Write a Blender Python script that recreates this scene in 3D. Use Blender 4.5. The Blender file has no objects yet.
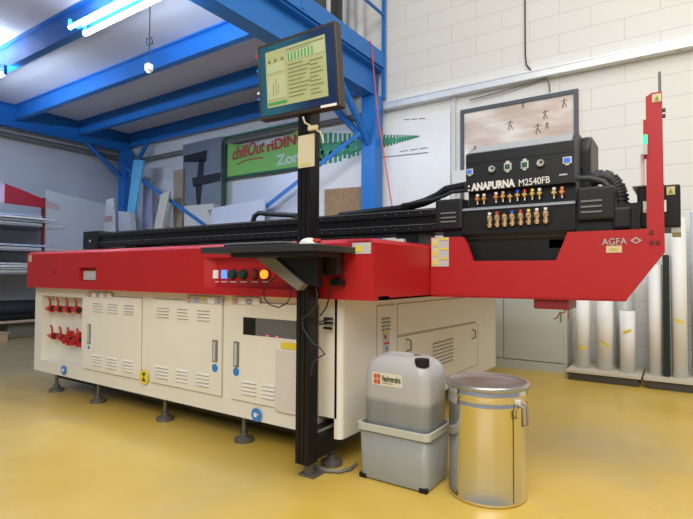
import bpy, bmesh, math, random
from mathutils import Vector, Matrix
random.seed(7)
scn = bpy.context.scene
col = scn.collection

# ------------------------------------------------------------------ camera
F = 500.0; YAW, PIT, ROL = -0.5916, 0.02938, 0.00583; HC = 1.05
fw = Vector((math.sin(YAW)*math.cos(PIT), math.cos(YAW)*math.cos(PIT), math.sin(PIT)))
r0 = Vector((math.cos(YAW), -math.sin(YAW), 0)); u0 = r0.cross(fw)
rt = r0*math.cos(ROL)+u0*math.sin(ROL); up = -r0*math.sin(ROL)+u0*math.cos(ROL)
CP = Vector((0, 0, HC))
cam = bpy.data.objects.new('camera', bpy.data.cameras.new('camera')); col.objects.link(cam)
cam.matrix_world = Matrix(((rt.x, up.x, -fw.x, 0), (rt.y, up.y, -fw.y, 0), (rt.z, up.z, -fw.z, HC), (0, 0, 0, 1)))
cam.data.sensor_width = 36; cam.data.lens = F/693*36; cam.data.clip_start = .05
scn.camera = cam
# ------------------------------------------------------------------ light
w = bpy.data.worlds.new('world'); scn.world = w; w.use_nodes = True
bg = w.node_tree.nodes['Background']; bg.inputs[0].default_value = (0.84, 0.9, 1.0, 1); bg.inputs[1].default_value = 0.29
def area(name, loc, target, sx, sy, power, color):
    l = bpy.data.lights.new(name, 'AREA'); l.shape = 'RECTANGLE'; l.size = sx; l.size_y = sy; l.energy = power; l.color = color
    o = bpy.data.objects.new(name, l); col.objects.link(o); o.location = loc
    d = Vector(target)-Vector(loc); o.rotation_euler = d.to_track_quat('-Z', 'Y').to_euler(); return o
area('hall_overhead_fill', (1.6, 1.2, 6.3), (1.2, 1.6, 0), 4.5, 6.0, 270, (1.0, 0.95, 0.84))  # added area light high over the hall, its source out of view
area('camera_side_fill', (0.4, -3.6, 5.4), (-2.0, 3.0, 0.7), 6.0, 3.5, 330, (1.0, 0.97, 0.93))  # added fill from behind the camera to brighten the printer front
vs = scn.view_settings
scn.display_settings.display_device = 'sRGB'
vs.view_transform = 'Standard'; vs.look = 'None'; vs.gamma = 1; vs.use_curve_mapping = False; vs.exposure = 0.27

# ------------------------------------------------------------------ helpers
def ray(x, y): return fw+rt*((x-346.5)/F)-up*((y-259.5)/F)
def on(ax, v, x, y):
    d = ray(x, y); return CP+d*((v-CP[ax])/d[ax])
def FX(v, x, y): return on(0, v, x, y)
def FY(v, x, y): return on(1, v, x, y)
def FZ(v, x, y): return on(2, v, x, y)

MATS = {}
def mat(name, c, rough=.5, metal=0, emit=0, noise=0, nscale=8, alpha=1, trans=0, coat=0, bump=0):
    if name in MATS: return MATS[name]
    m = bpy.data.materials.new(name); m.use_nodes = True; nt = m.node_tree; b = nt.nodes['Principled BSDF']
    c4 = (c[0], c[1], c[2], 1); b.inputs['Base Color'].default_value = c4
    b.inputs['Roughness'].default_value = rough; b.inputs['Metallic'].default_value = metal
    if trans: b.inputs['Transmission Weight'].default_value = trans
    if alpha < 1: b.inputs['Alpha'].default_value = alpha
    if coat: b.inputs['Coat Weight'].default_value = coat
    if emit: b.inputs['Emission Color'].default_value = c4; b.inputs['Emission Strength'].default_value = emit
    tc = nt.nodes.new('ShaderNodeTexCoord'); n = nt.nodes.new('ShaderNodeTexNoise'); n.inputs['Scale'].default_value = nscale; n.inputs['Detail'].default_value = 5
    nt.links.new(tc.outputs['Object'], n.inputs['Vector'])
    nz = noise or .04
    mx = nt.nodes.new('ShaderNodeMix'); mx.data_type = 'RGBA'
    mx.inputs[6].default_value = [k*(1-nz) for k in c]+[1]; mx.inputs[7].default_value = [min(1, k*(1+nz)) for k in c]+[1]
    nt.links.new(n.outputs['Fac'], mx.inputs[0]); nt.links.new(mx.outputs[2], b.inputs['Base Color'])
    if bump:
        bp = nt.nodes.new('ShaderNodeBump'); bp.inputs['Strength'].default_value = bump; nt.links.new(n.outputs['Fac'], bp.inputs['Height']); nt.links.new(bp.outputs[0], b.inputs['Normal'])
    if max(c) < .06: b.inputs['Specular IOR Level'].default_value = .35
    MATS[name] = m; return m

red = mat('red_paint', (.42, .006, .010), .5, noise=.05)
cream = mat('cream_paint', (.77, .75, .67), .42)
creamd = mat('cream_seam', (.42, .39, .32), .7)
black = mat('black_paint', (.007, .007, .008), .42)
blackm = mat('black_anodised', (.011, .010, .011), .38, metal=.3)
dgrey = mat('dark_grey_paint', (.028, .03, .033), .45)
mgrey = mat('mid_grey_paint', (.17, .17, .16), .5)
steel = mat('galvanised', (.74, .76, .78), .42, metal=.55, noise=.12, nscale=14)
chrome = mat('bright_metal', (.7, .7, .68), .22, metal=1)
blue = mat('blue_steel_paint', (.014, .165, .54), .36, noise=.06)
white = mat('white_paper', (.82, .82, .80), .6)
whitep = mat('white_plastic', (.78, .78, .76), .45)
yellow = mat('yellow_sticker', (.75, .60, .04), .5)
lblue = mat('blue_sticker', (.03, .22, .62), .5)
lred = mat('red_sticker', (.6, .04, .03), .5)
lgrey = mat('label_grey', (.5, .5, .52), .55)
green = mat('green_paint', (.05, .30, .12), .5)
brass = mat('brass', (.78, .50, .16), .32, metal=.85)
rubber = mat('rubber', (.008, .008, .008), .7)
ink = mat('dark_ink', (.03, .03, .03), .7)
wood = mat('raw_wood', (.42, .30, .18), .7, noise=.25, nscale=20)
cardb = mat('cardboard', (.45, .34, .22), .8, noise=.1)

class MB:
    def __init__(s): s.v = []; s.f = []; s.m = []; s.mats = []; s.sm = []
    def mi(s, m):
        if m not in s.mats: s.mats.append(m)
        return s.mats.index(m)
    def add(s, vs_, fs, m=None, smooth=False):
        b = len(s.v); s.v += [Vector(p) for p in vs_]; k = s.mi(m)
        for f in fs: s.f.append([b+i for i in f]); s.m.append(k); s.sm.append(smooth)
        return s
    def box(s, a, b, m=None, bev=0):
        x0, x1 = sorted((a[0], b[0])); y0, y1 = sorted((a[1], b[1])); z0, z1 = sorted((a[2], b[2]))
        bm = bmesh.new(); vv = [bm.verts.new(p) for p in ((x0,y0,z0),(x1,y0,z0),(x1,y1,z0),(x0,y1,z0),(x0,y0,z1),(x1,y0,z1),(x1,y1,z1),(x0,y1,z1))]
        for f in ((0,3,2,1),(4,5,6,7),(0,1,5,4),(1,2,6,5),(2,3,7,6),(3,0,4,7)): bm.faces.new([vv[i] for i in f])
        if bev:
            bev = min(bev, .45*min(x1-x0, y1-y0, z1-z0)); bmesh.ops.bevel(bm, geom=list(bm.edges), offset=bev, segments=2, affect='EDGES', profile=.6)
        return s.frombm(bm, m)
    def frombm(s, bm, m, smooth=False):
        bm.verts.index_update(); vs_ = [v.co.copy() for v in bm.verts]; fs = [[v.index for v in f.verts] for f in bm.faces]; bm.free()
        return s.add(vs_, fs, m, smooth)
    def ring(s, c, ax, r, n, ph=0):
        ax = Vector(ax).normalized(); a = ax.orthogonal().normalized(); b = ax.cross(a)
        return [Vector(c)+a*math.cos(ph+2*math.pi*i/n)*r+b*math.sin(ph+2*math.pi*i/n)*r for i in range(n)]
    def cyl(s, p0, p1, r, m=None, r1=None, n=16):
        r1 = r if r1 is None else r1; ax = Vector(p1)-Vector(p0)
        A = s.ring(p0, ax, r, n); B = s.ring(p1, ax, r1, n)
        s.add(A+B, [[i, (i+1) % n, n+(i+1) % n, n+i] for i in range(n)], m, True)
        s.add(A, [list(range(n))[::-1]], m); return s.add(B, [list(range(n))], m)
    def tube(s, pts, r, m=None, n=8):
        pts = [Vector(p) for p in pts]; vs_ = []; a = None
        for i, p in enumerate(pts):
            t = (pts[min(i+1, len(pts)-1)]-pts[max(i-1, 0)]).normalized()
            a = (t.orthogonal() if a is None else a-t*a.dot(t)).normalized(); b = t.cross(a)
            vs_ += [p+a*math.cos(2*math.pi*k/n)*r+b*math.sin(2*math.pi*k/n)*r for k in range(n)]
        fs = [[i*n+k, i*n+(k+1) % n, (i+1)*n+(k+1) % n, (i+1)*n+k] for i in range(len(pts)-1) for k in range(n)]
        s.add(vs_, fs, m, True); s.add(vs_[:n], [list(range(n))[::-1]], m); return s.add(vs_[-n:], [list(range(n))], m)
    def lathe(s, c, prof, m=None, n=40, cap=True):
        c = Vector(c); vs_ = []
        for r, z in prof: vs_ += [c+Vector((r*math.cos(2*math.pi*k/n), r*math.sin(2*math.pi*k/n), z)) for k in range(n)]
        fs = [[i*n+k, i*n+(k+1) % n, (i+1)*n+(k+1) % n, (i+1)*n+k] for i in range(len(prof)-1) for k in range(n)]
        s.add(vs_, fs, m, True)
        if cap:
            if prof[0][0] > .001: s.add(vs_[:n], [list(range(n))[::-1]], m)
            if prof[-1][0] > .001: s.add(vs_[-n:], [list(range(n))], m)
        return s
    def prism(s, pts, d, m=None):
        # planar polygon pts extruded by the vector d
        n = len(pts); pts = [Vector(p) for p in pts]; q = [p+Vector(d) for p in pts]
        return s.add(pts+q, [list(range(n)), list(range(n, 2*n))[::-1]]+[[i, i+n, (i+1) % n+n, (i+1) % n] for i in range(n)], m)
    def build(s, name, m=None, parent=None, bev=0):
        me = bpy.data.meshes.new(name); off = Vector((0, 0, 0)); p = parent
        while p: off += p.location; p = p.parent
        me.from_pydata([v-off for v in s.v], [], s.f)
        for k in s.mats: me.materials.append(k or m)
        me.polygons.foreach_set('material_index', s.m); me.polygons.foreach_set('use_smooth', s.sm)
        bm = bmesh.new(); bm.from_mesh(me); bmesh.ops.recalc_face_normals(bm, faces=bm.faces); bm.to_mesh(bm and me); bm.free()
        o = bpy.data.objects.new(name, me); col.objects.link(o); o.parent = parent
        if bev: b = o.modifiers.new('bevel', 'BEVEL'); b.width = bev; b.segments = 2; b.limit_method = 'ANGLE'
        return o
def box(name, a, b, m, parent=None, bev=0): return MB().box(a, b, None, bev).build(name, m, parent)
def tag(o, label, cat=None, group=None):
    o['label'] = label
    if cat: o['category'] = cat
    if group: o['group'] = group
    return o
def thing(name, loc, label, cat, group=None):
    o = bpy.data.objects.new(name, None); col.objects.link(o); o.location = loc; o.empty_display_size = .1
    return tag(o, label, cat, group)
def struct(o): o['kind'] = 'structure'; return o
def dup(root, loc, label=None):
    r = root.copy(); col.objects.link(r); r.location = loc
    if label: r['label'] = label
    for ch in list(root.children):
        c = ch.copy(); col.objects.link(c); c.parent = r
        for g in list(ch.children):
            d = g.copy(); col.objects.link(d); d.parent = c
    return r
FACE = {'-y': Matrix.Rotation(math.pi/2, 3, 'X'), '+x': Matrix.Rotation(math.pi/2, 3, 'Z') @ Matrix.Rotation(math.pi/2, 3, 'X')}
def text(body, name, p, size, m, parent=None, face='-y', width=None, mb=None, bold=0, shear=0, roll=0):
    # mesh lettering, lower left corner at p
    cu = bpy.data.curves.new('t', 'FONT'); cu.body = body; cu.size = 1; cu.offset = bold; cu.shear = shear; cu.extrude = .004/size
    o = bpy.data.objects.new('t', cu); col.objects.link(o); bpy.context.view_layer.update()
    me = bpy.data.meshes.new_from_object(o.evaluated_get(bpy.context.evaluated_depsgraph_get()))
    w_ = max(v.co.x for v in me.vertices)-min(v.co.x for v in me.vertices); x0 = min(v.co.x for v in me.vertices)
    h0 = min(v.co.y for v in me.vertices)
    sx = (width/w_) if width else size
    M = FACE[face] @ Matrix.Rotation(roll, 3, 'Z')
    vs_ = [Vector(p)+M @ Vector(((v.co.x-x0)*sx, v.co.y*size, v.co.z*size*.3)) for v in me.vertices]
    fs = [list(q.vertices) for q in me.polygons]
    bpy.data.objects.remove(o); bpy.data.curves.remove(cu); bpy.data.meshes.remove(me)
    if mb: mb.add(vs_, fs, m); return mb
    return MB().add(vs_, fs, m).build(name, m, parent)

# ------------------------------------------------------------------ setting
YW = 6.1; XL = -9.75
def floor_mat():
    m = bpy.data.materials.new('yellow_epoxy_floor'); m.use_nodes = True; nt = m.node_tree; b = nt.nodes['Principled BSDF']; L = nt.links.new
    tc = nt.nodes.new('ShaderNodeTexCoord')
    def noise(sc, det=6, rough=.6):
        n = nt.nodes.new('ShaderNodeTexNoise'); n.inputs['Scale'].default_value = sc; n.inputs['Detail'].default_value = det; n.inputs['Roughness'].default_value = rough
        L(tc.outputs['Object'], n.inputs['Vector']); return n
    def ramp(src, a, b_):
        r = nt.nodes.new('ShaderNodeMapRange'); r.inputs[1].default_value = a; r.inputs[2].default_value = b_; L(src, r.inputs[0]); return r
    def mix(fac, A, B):
        x = nt.nodes.new('ShaderNodeMix'); x.data_type = 'RGBA'; L(fac, x.inputs[0])
        for k, v in ((6, A), (7, B)):
            if isinstance(v, tuple): x.inputs[k].default_value = v
            else: L(v, x.inputs[k])
        return x.outputs[2]
    c = mix(ramp(noise(.9).outputs['Fac'], .35, .65).outputs[0], (.58, .385, .055, 1), (.64, .45, .11, 1))
    mr = ramp(noise(2.3, 8).outputs['Fac'], .56, .74); mm = nt.nodes.new('ShaderNodeMath'); mm.operation = 'MULTIPLY'; mm.inputs[1].default_value = .4; L(mr.outputs[0], mm.inputs[0])
    c = mix(mm.outputs[0], c, (.42, .36, .22, 1))
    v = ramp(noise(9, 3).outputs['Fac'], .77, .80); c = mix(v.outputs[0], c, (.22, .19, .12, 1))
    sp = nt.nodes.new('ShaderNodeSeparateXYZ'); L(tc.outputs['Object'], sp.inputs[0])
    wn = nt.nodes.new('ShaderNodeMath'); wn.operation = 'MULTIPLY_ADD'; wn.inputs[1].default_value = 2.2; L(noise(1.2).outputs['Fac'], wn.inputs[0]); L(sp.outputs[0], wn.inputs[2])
    wx = ramp(wn.outputs[0], -2.3, -5.0); wx.inputs[4].default_value = .8; c = mix(wx.outputs[0], c, (.22, .19, .14, 1))  # mezzanine shade and some grey dirt painted into the colour towards the left
    for (qx, qy, ra_, st) in ((-.42, 3.5, .62, .6), (-1.9, 1.75, .5, .3), (-2.6, 3.1, .75, .8), (-3.6, 3.1, .75, .8), (-4.4, 3.1, .75, .8)):  # worn patches; those by the drum and under the printer also carry painted shade
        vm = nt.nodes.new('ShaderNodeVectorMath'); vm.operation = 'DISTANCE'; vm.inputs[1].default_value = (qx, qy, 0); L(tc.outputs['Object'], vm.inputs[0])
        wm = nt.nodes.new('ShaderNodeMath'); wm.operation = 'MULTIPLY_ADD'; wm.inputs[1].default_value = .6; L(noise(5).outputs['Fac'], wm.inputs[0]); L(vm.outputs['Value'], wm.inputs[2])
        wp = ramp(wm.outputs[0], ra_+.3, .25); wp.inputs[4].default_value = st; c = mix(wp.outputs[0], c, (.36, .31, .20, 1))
    L(c, b.inputs['Base Color'])
    rr = ramp(noise(3.1).outputs['Fac'], .3, .7); rr.inputs[3].default_value = .27; rr.inputs[4].default_value = .42; L(rr.outputs[0], b.inputs['Roughness'])
    return m
def block_mat(name, rotz, c1, c2):
    m = bpy.data.materials.new(name); m.use_nodes = True; nt = m.node_tree; b = nt.nodes['Principled BSDF']; L = nt.links.new
    tc = nt.nodes.new('ShaderNodeTexCoord'); sp = nt.nodes.new('ShaderNodeSeparateXYZ'); cb = nt.nodes.new('ShaderNodeCombineXYZ')
    L(tc.outputs['Object'], sp.inputs[0]); L(sp.outputs[1 if rotz else 0], cb.inputs[0]); L(sp.outputs[2], cb.inputs[1])
    mp = nt.nodes.new('ShaderNodeMapping'); mp.inputs['Location'].default_value = (.16, .155, 0); L(cb.outputs[0], mp.inputs[0])
    br = nt.nodes.new('ShaderNodeTexBrick'); L(mp.outputs[0], br.inputs['Vector'])
    br.inputs['Color1'].default_value = c1; br.inputs['Color2'].default_value = c2; br.inputs['Mortar'].default_value = (.61, .605, .585, 1)
    br.inputs['Scale'].default_value = 1; br.inputs['Mortar Size'].default_value = .005; br.inputs['Mortar Smooth'].default_value = .3
    br.inputs['Brick Width'].default_value = .66; br.inputs['Row Height'].default_value = .235
    L(br.outputs['Color'], b.inputs['Base Color']); b.inputs['Roughness'].default_value = .75
    bp = nt.nodes.new('ShaderNodeBump'); bp.inputs['Strength'].default_value = .25; bp.invert = True; L(br.outputs['Fac'], bp.inputs['Height']); L(bp.outputs[0], b.inputs['Normal'])
    return m
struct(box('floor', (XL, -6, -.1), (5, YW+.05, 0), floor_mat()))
struct(box('wall_back', (XL-.2, YW, -.1), (5, YW+.2, 6.6), block_mat('painted_blocks', 0, (.77, .765, .735, 1), (.75, .745, .715, 1))))
struct(box('wall_left', (XL-.2, -6, -.1), (XL, YW, 6.6), mat('left_wall_paint', (.56, .57, .60), .8, noise=.08, nscale=2)))

# ------------------------------------------------------------------ blue mezzanine
mez = thing('mezzanine', (-3.55, 5.9, 0), 'bright blue steel mezzanine with pale underside above the left of the hall', 'mezzanine')
XG, XG2 = -3.55, -9.45
box('deck', (XL+.02, -3, 3.9), (XG-.02, YW-.02, 3.98), mat('deck_board', (.66, .66, .72), .7), mez)
def ibeam(a, b, z0, z1, wd, name='joist', tw=.02):
    # I section from a to b (xy), bottom z0, top z1
    a = Vector((a[0], a[1], 0)); b = Vector((b[0], b[1], 0)); d = (b-a).normalized(); n = Vector((-d.y, d.x, 0)); m = MB()
    for h0, h1, ww in ((z0, z0+.022, wd), (z0+.022, z1-.022, tw), (z1-.022, z1, wd)):
        p = [a-n*ww/2, a+n*ww/2, b+n*ww/2, b-n*ww/2]
        m.prism([(q.x, q.y, h0) for q in p], (0, 0, h1-h0))
    return m.build(name, blue, mez)
for y, z0 in ((-1.8, 3.62), (-.7, 3.62), (.5, 3.62), (1.6, 3.62), (2.76, 3.58), (3.88, 3.64), (4.96, 3.64), (5.98, 3.62)):
    ibeam((XG2+.07, y), (XG-.03, y), z0, 3.9, .09)
ibeam((XG, -3), (XG, 6.05), 3.5, 3.92, .2, 'girder')
ibeam((XG2, -3), (XG2, 6.05), 3.52, 3.9, .14, 'girder')
box('deck_edge', (XG-.02, -3, 3.925), (XG+.13, 6.05, 4.14), blue, mez, .006)
for xx, yy in ((XG, 5.9), (XG2+.1, 5.88)):
    m = MB(); m.box((xx-.11, yy-.1, 0), (xx+.11, yy-.085, 3.5)); m.box((xx-.11, yy+.085, 0), (xx+.11, yy+.1, 3.5)); m.box((xx-.012, yy-.085, 0), (xx+.012, yy+.085, 3.5)); m.box((xx-.11, yy-.085, 0), (xx-.095, yy+.085, 3.5)); m.box((xx+.095, yy-.085, 0), (xx+.11, yy+.085, 3.5)); m.box((xx-.15, yy-.14, 0), (xx+.15, yy+.14, .02))
    m.build('column', blue, mez)
def strut(p0, p1, r, name='knee_brace'):
    return MB().cyl(p0, p1, r, n=4).build(name, blue, mez)
strut((XG, 5.8, 2.85), (XG, 5.1, 3.52), .05)
strut((XG-.1, 5.9, 2.9), (XG-.75, 5.9, 3.6), .05)
strut((XG2+.1, 5.78, 2.95), (XG2+.02, 5.1, 3.54), .045)
strut((XG2+.2, 5.88, 2.95), (XG2+.75, 5.9, 3.6), .045)
def flat(p0, p1, wd, th, m, name, par):
    p0, p1 = Vector(p0), Vector(p1); d = (p1-p0).normalized(); n = d.cross(Vector((0, 1, 0))).normalized()*wd/2
    return MB().prism([p0-n, p0+n, p1+n, p1-n], (0, th, 0)).build(name, m, par)
a = FY(5.66, 366, 128); b = FY(5.66, 265, 207); b = a+(b-a)*((a.z-.3)/(a.z-b.z)); flat(a, b, .06, .015, blue, 'diagonal_brace', mez)
a = FY(5.66, 118, 163); b = FY(5.66, 203, 224); b = a+(b-a)*((a.z-.3)/(a.z-b.z)); flat(a, b, .06, .015, blue, 'diagonal_brace', mez)
# railing
for y in (6.02, 4.2, 2.4, .6, -1.2, -2.97): box('railing_post', (XG+.09, y-.025, 3.5 if y > 6 else 3.95), (XG+.14, y+.025, 5.25), blue, mez, .005)
for z in (4.68, 5.22): MB().cyl((XG+.115, -3, z), (XG+.115, 6.02, z), .022).build('handrail', blue, mez)

# things on the mezzanine, behind the railing
gp = thing('glazed_partition', (-3.85, 5.5, 3.98), 'white framed partition with dark glass on top of the blue mezzanine', 'partition')
m = MB()
for y0, y1 in ((4.05, 4.85), (5.24, 5.30), (5.62, 5.68)): m.box((-3.9, y0, 3.985), (-3.84, y1, 5.6))
m.box((-3.9, 4.05, 5.55), (-3.84, 5.68, 5.62)); m.box((-3.9, 4.05, 3.985), (-3.84, 5.68, 4.05)); m.build('frame', whitep, gp)
for y0, y1 in ((4.85, 5.24), (5.30, 5.62)): box('pane', (-3.875, y0, 4.05), (-3.865, y1, 5.55), mat('dark_glass', (.05, .055, .06), .15), gp)
for k, (x, y, r, h, c) in enumerate(((-3.72, 5.62, .05, 1.3, 'mid grey plastic wrapped roll standing upright on the mezzanine beside the dark glass'), (-3.75, 5.86, .075, 1.2, 'pale grey thick wrapped roll on the mezzanine, nearest the railing end post'))):
    tag(MB().lathe((x, y, 3.982), [(r, 0), (r, h), (r*.5, h), (r*.5, h-.05)]).build('wrapped_roll', mat('wrap%d' % k, (.45+.2*k, .45+.2*k, .47+.2*k), .35), None), c, 'roll', 'rolls stored on the mezzanine')

# fluorescent fittings below the deck
tubem = mat('lit_tube', (.66, .80, 1.0), .4, emit=85)
def fitting(loc, label):
    t = thing('fluorescent_light', loc, label, 'light', 'twin tube fluorescent lights under the mezzanine')
    x, y, z = loc
    box('housing', (x, y-.02, z-.06), (x+1.55, y+.02, z), blue, t, .004)
    for d in (-.075, .075):
        MB().cyl((x+.03, y+d, z-.09), (x+1.52, y+d, z-.09), .016 if d < 0 else .022).build('tube', tubem, t)
        for e in (0, 1.52): box('lamp_holder', (x+e, y+d-.018, z-.112), (x+e+.03, y+d+.018, z-.001), blue, t)
    return t
f1 = fitting((-5.02, 2.585, 3.558), 'lit twin tube fluorescent light under the mezzanine, near the top edge of the photo')
dup(f1, (-8.33, 2.585, 3.558), 'lit twin tube fluorescent light under the mezzanine, cut off by the left photo edge')

# small socket hanging by a cable
a = FY(3.2, 149, 0); c_ = FY(3.2, 149, 66)
hs = thing('hanging_socket', c_, 'small cream power socket dangling from a looped cable under the mezzanine', 'socket')
m = MB(); m.box(c_-Vector((.034, .03, .055)), c_+Vector((.034, .03, .02)), None, .008); m.cyl(c_-Vector((0, 0, .055)), c_-Vector((0, 0, .08)), .024); m.build('socket_body', mat('cream_plastic', (.7, .66, .5), .5), hs)
MB().tube([c_+Vector((0, 0, .0)), c_+Vector((.005, 0, .15)), c_+Vector((.0, 0, .28)), Vector((c_.x, c_.y, 3.9))], .006).build('cable', dgrey, hs)
p = c_+Vector((0, 0, .27)); MB().tube([p+Vector((.055*math.sin(t*.6), 0, .05*math.cos(t*.9))) for t in range(12)], .006, n=6).build('cable_loop', dgrey, hs)

# ------------------------------------------------------------------ back wall fittings
tr = thing('cable_trunking', (-3.4, 6.0, 3.3), 'long galvanised steel cable trunking running along the white block wall', 'trunking')
MB().box((-3.42, 5.985, 3.34), (2.6, 6.098, 3.425)).build('channel', steel, tr, .006)
MB().box((-3.42, 5.978, 3.422), (2.6, 6.098, 3.438)).build('cover', steel, tr)
for x in (-.35, 0.0): MB().cyl((x, 6.04, 3.332), (x, 6.04, 3.343), .022).build('knockout', chrome, tr)
cd = thing('wall_conduit', (-2.42, 6.05, 0), 'vertical grey conduit on the wall left of the framed picture', 'conduit')
MB().box((-2.455, 6.06, 1.0), (-2.40, 6.098, 3.338)).build('pipe', mat('light_grey_plastic', (.62, .63, .64), .5), cd)
a = FY(6.0, 451, 171); b = FY(6.0, 466, 188); box('junction_box', (a.x, 6.02, b.z), (b.x, 6.098, a.z), mat('box_grey', (.70, .70, .67), .5), cd, .008)
cl = MB().tube([FY(6.08, 525, -60), FY(6.08, 525, 0), FY(6.08, 525.3, 55), FY(6.08, 526.5, 65), FY(6.08, 532, 72)], .009, n=6).build('wall_cable', dgrey); tag(cl, 'thin dark cable hanging down the white wall to the trunking', 'cable')
c2 = MB().tube([FY(6.05, 470, 100), FY(6.05, 500, 92), FY(6.05, 530, 83), FY(6.05, 546, 78.5), FY(6.05, 549, 82), FY(6.05, 550, 92)], .008, n=6).build('power_cable', mgrey); tag(c2, 'grey cable drooping under the trunking above the framed picture', 'cable')

# framed picture
pc = thing('framed_picture', (-1.65, 6.08, 1.9), 'large dark framed beige picture of small figures, behind the black print carriage', 'picture')
X0, X1, Z0, Z1 = -2.33, -.95, 1.95, 3.15
m = MB(); t_ = .045
m.box((X0, 6.05, Z1-t_), (X1, 6.098, Z1)); m.box((X0, 6.05, Z0), (X1, 6.098, Z0+t_)); m.box((X0, 6.05, Z0+t_), (X0+t_, 6.098, Z1-t_)); m.box((X1-t_, 6.05, Z0+t_), (X1, 6.098, Z1-t_)); m.build('frame', mat('slate_frame', (.07, .09, .11), .5), pc)
def wave_mat():
    m = bpy.data.materials.new('beige_clouds'); m.use_nodes = True; nt = m.node_tree; b = nt.nodes['Principled BSDF']; L = nt.links.new
    tc = nt.nodes.new('ShaderNodeTexCoord'); mp = nt.nodes.new('ShaderNodeMapping'); mp.inputs['Rotation'].default_value = (0, .35, 0); mp.inputs['Scale'].default_value = (.8, 1, 3.0); L(tc.outputs['Object'], mp.inputs[0])
    n = nt.nodes.new('ShaderNodeTexNoise'); n.inputs['Scale'].default_value = 1.5; n.inputs['Detail'].default_value = 4; L(mp.outputs[0], n.inputs[0])
    r = nt.nodes.new('ShaderNodeValToRGB'); L(n.outputs['Fac'], r.inputs[0]); e = r.color_ramp.elements
    e[0].position = .36; e[0].color = (.52, .42, .36, 1); e[1].position = .6; e[1].color = (.80, .76, .72, 1); k = e.new(.48); k.color = (.64, .54, .48, 1)
    L(r.outputs[0], b.inputs['Base Color']); b.inputs['Roughness'].default_value = .35; return m
box('print', (X0+t_, 6.07, Z0+t_), (X1-t_, 6.095, Z1-t_), wave_mat(), pc)
for px, py, sc_ in ((564, 102.5, 1), (545, 114, 1), (510, 124.5, 1.1), (537.5, 128, 1.2), (547, 125, .7), (523, 105, .6), (475, 148, .6)):
    p = FY(6.068, px, py); m = MB(); V = lambda x, z: p+Vector((x*sc_, 0, z*sc_))
    m.tube([V(.004, .045), V(0, .0), V(-.014, -.028), V(-.01, -.06)], .006, n=5); m.tube([V(0, 0), V(.018, -.03), V(.03, -.055)], .005, n=5); m.tube([V(-.03, .012), V(0, .03), V(.034, .02)], .004, n=5)
    m.build('painted_figure', mat('figure_grey', (.17, .14, .14), .6), pc)

# white tree banner right and left of the column
bn = thing('tree_banner', (-4.2, 6.09, 1.9), 'big white wall banner with a green fir tree lying sideways behind the blue column', 'banner')
bx0, bx1 = -5.0, -2.47
box('sheet', (bx0, 6.07, 1.75), (bx1, 6.095, 3.18), mat('banner_white', (.80, .80, .80), .35), bn)
tip = FY(6.06, 420, 136); lef = FY(6.06, 306, 154)
gs = [mat('fir_%d' % k, c, .6) for k, c in enumerate(((.03, .20, .12), (.06, .33, .20), (.04, .26, .10), (.25, .50, .38)))]
m = MB(); L_ = (lef-tip).length; f = .02
while f < 1:
    c_ = tip.lerp(lef, f); wd = .010+.026*f; u_ = (.31+.03*random.random())*f+.01; d_ = (.23+.04*random.random())*f+.008
    m.prism([(c_.x-wd, 6.066, c_.z-d_), (c_.x+wd, 6.066, c_.z-d_), (c_.x+wd, 6.066, c_.z+u_), (c_.x-wd, 6.066, c_.z+u_)], (0, .003, 0), gs[random.randrange(3)])
    m.prism([(c_.x-wd*1.5, 6.063, c_.z-d_*.55), (c_.x+wd*1.5, 6.063, c_.z-d_*.6), (c_.x+wd*1.7, 6.063, c_.z+u_*.4), (c_.x-wd*1.2, 6.063, c_.z+u_*.5)], (0, .003, 0), gs[random.randrange(3)])
    f += (wd*2+.012+.03*f)/L_
m.prism([tip, lef+Vector((0, 0, -.12)), lef+Vector((0, 0, .12))], (0, .008, 0), gs[1])
for i in range(70):
    f = random.random()**.7; c_ = tip.lerp(lef, f); p = Vector((c_.x, 6.059, c_.z+random.uniform(-.17, .13)*f)); r = (.035*f+.008)
    m.prism([p+Vector((r*math.cos(k*1.05), 0, r*math.sin(k*1.05))) for k in range(6)], (0, .002+.002*random.random(), 0), gs[random.randrange(4)])
m.build('fir_tree', None, bn)
for (x0, y0), (x1, y1) in (((404, 119.8), (425, 118.5)), ((400, 151.5), (428, 147.5)), ((372, 158.5), (428, 152.5))):
    m = MB(); a = FY(6.064, x0, y0); b = FY(6.064, x1, y1); n = 14
    for i in range(n):
        if i % 5 == 4 and y0 < 155: continue
        q = a.lerp(b, i/n); e = a.lerp(b, (i+.8 if y0 < 155 else i+1)/n); m.box((q.x, 6.064, q.z-.005), (e.x, 6.07, q.z+.006))
    m.build('small_print', mgrey, bn)

# green banner frame
gb = thing('framed_banner', (-6.0, 6.03, 1.8), 'lime green banner with red and white lettering in a green tube frame', 'banner')
yb = 6.0
fr = mat('frame_green', (.03, .16, .11), .45); m = MB()
A = FY(yb, 224.5, 137); B = FY(yb, 308, 121.5); Cc = FY(yb, 224.5, 179); D = FY(yb, 308, 165)
zt, zb_ = (A.z+B.z)/2, (Cc.z+D.z)/2
m.cyl((A.x, yb, 1.2), (A.x, yb, zt+.02), .025, n=10); m.cyl((B.x, yb, 1.2), (B.x, yb, zt+.02), .025, n=10)
m.cyl((A.x, yb, zt), (B.x, yb, zt), .022, n=10); m.cyl((A.x, yb, zb_), (B.x, yb, zb_), .022, n=10); m.build('tube_frame', fr, gb)
lime = mat('lime_banner', (.22, .55, .10), .5)
pts = [(228, 143.5), (240, 144.5), (252, 145.8), (264, 146), (276, 143), (288, 136), (299, 129.5), (305, 127.5), (305, 165), (228, 176.5)]
W = [FY(yb-.03, *p) for p in pts]; MB().prism(W, (0, .012, 0)).build('cloth', lime, gb)
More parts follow.
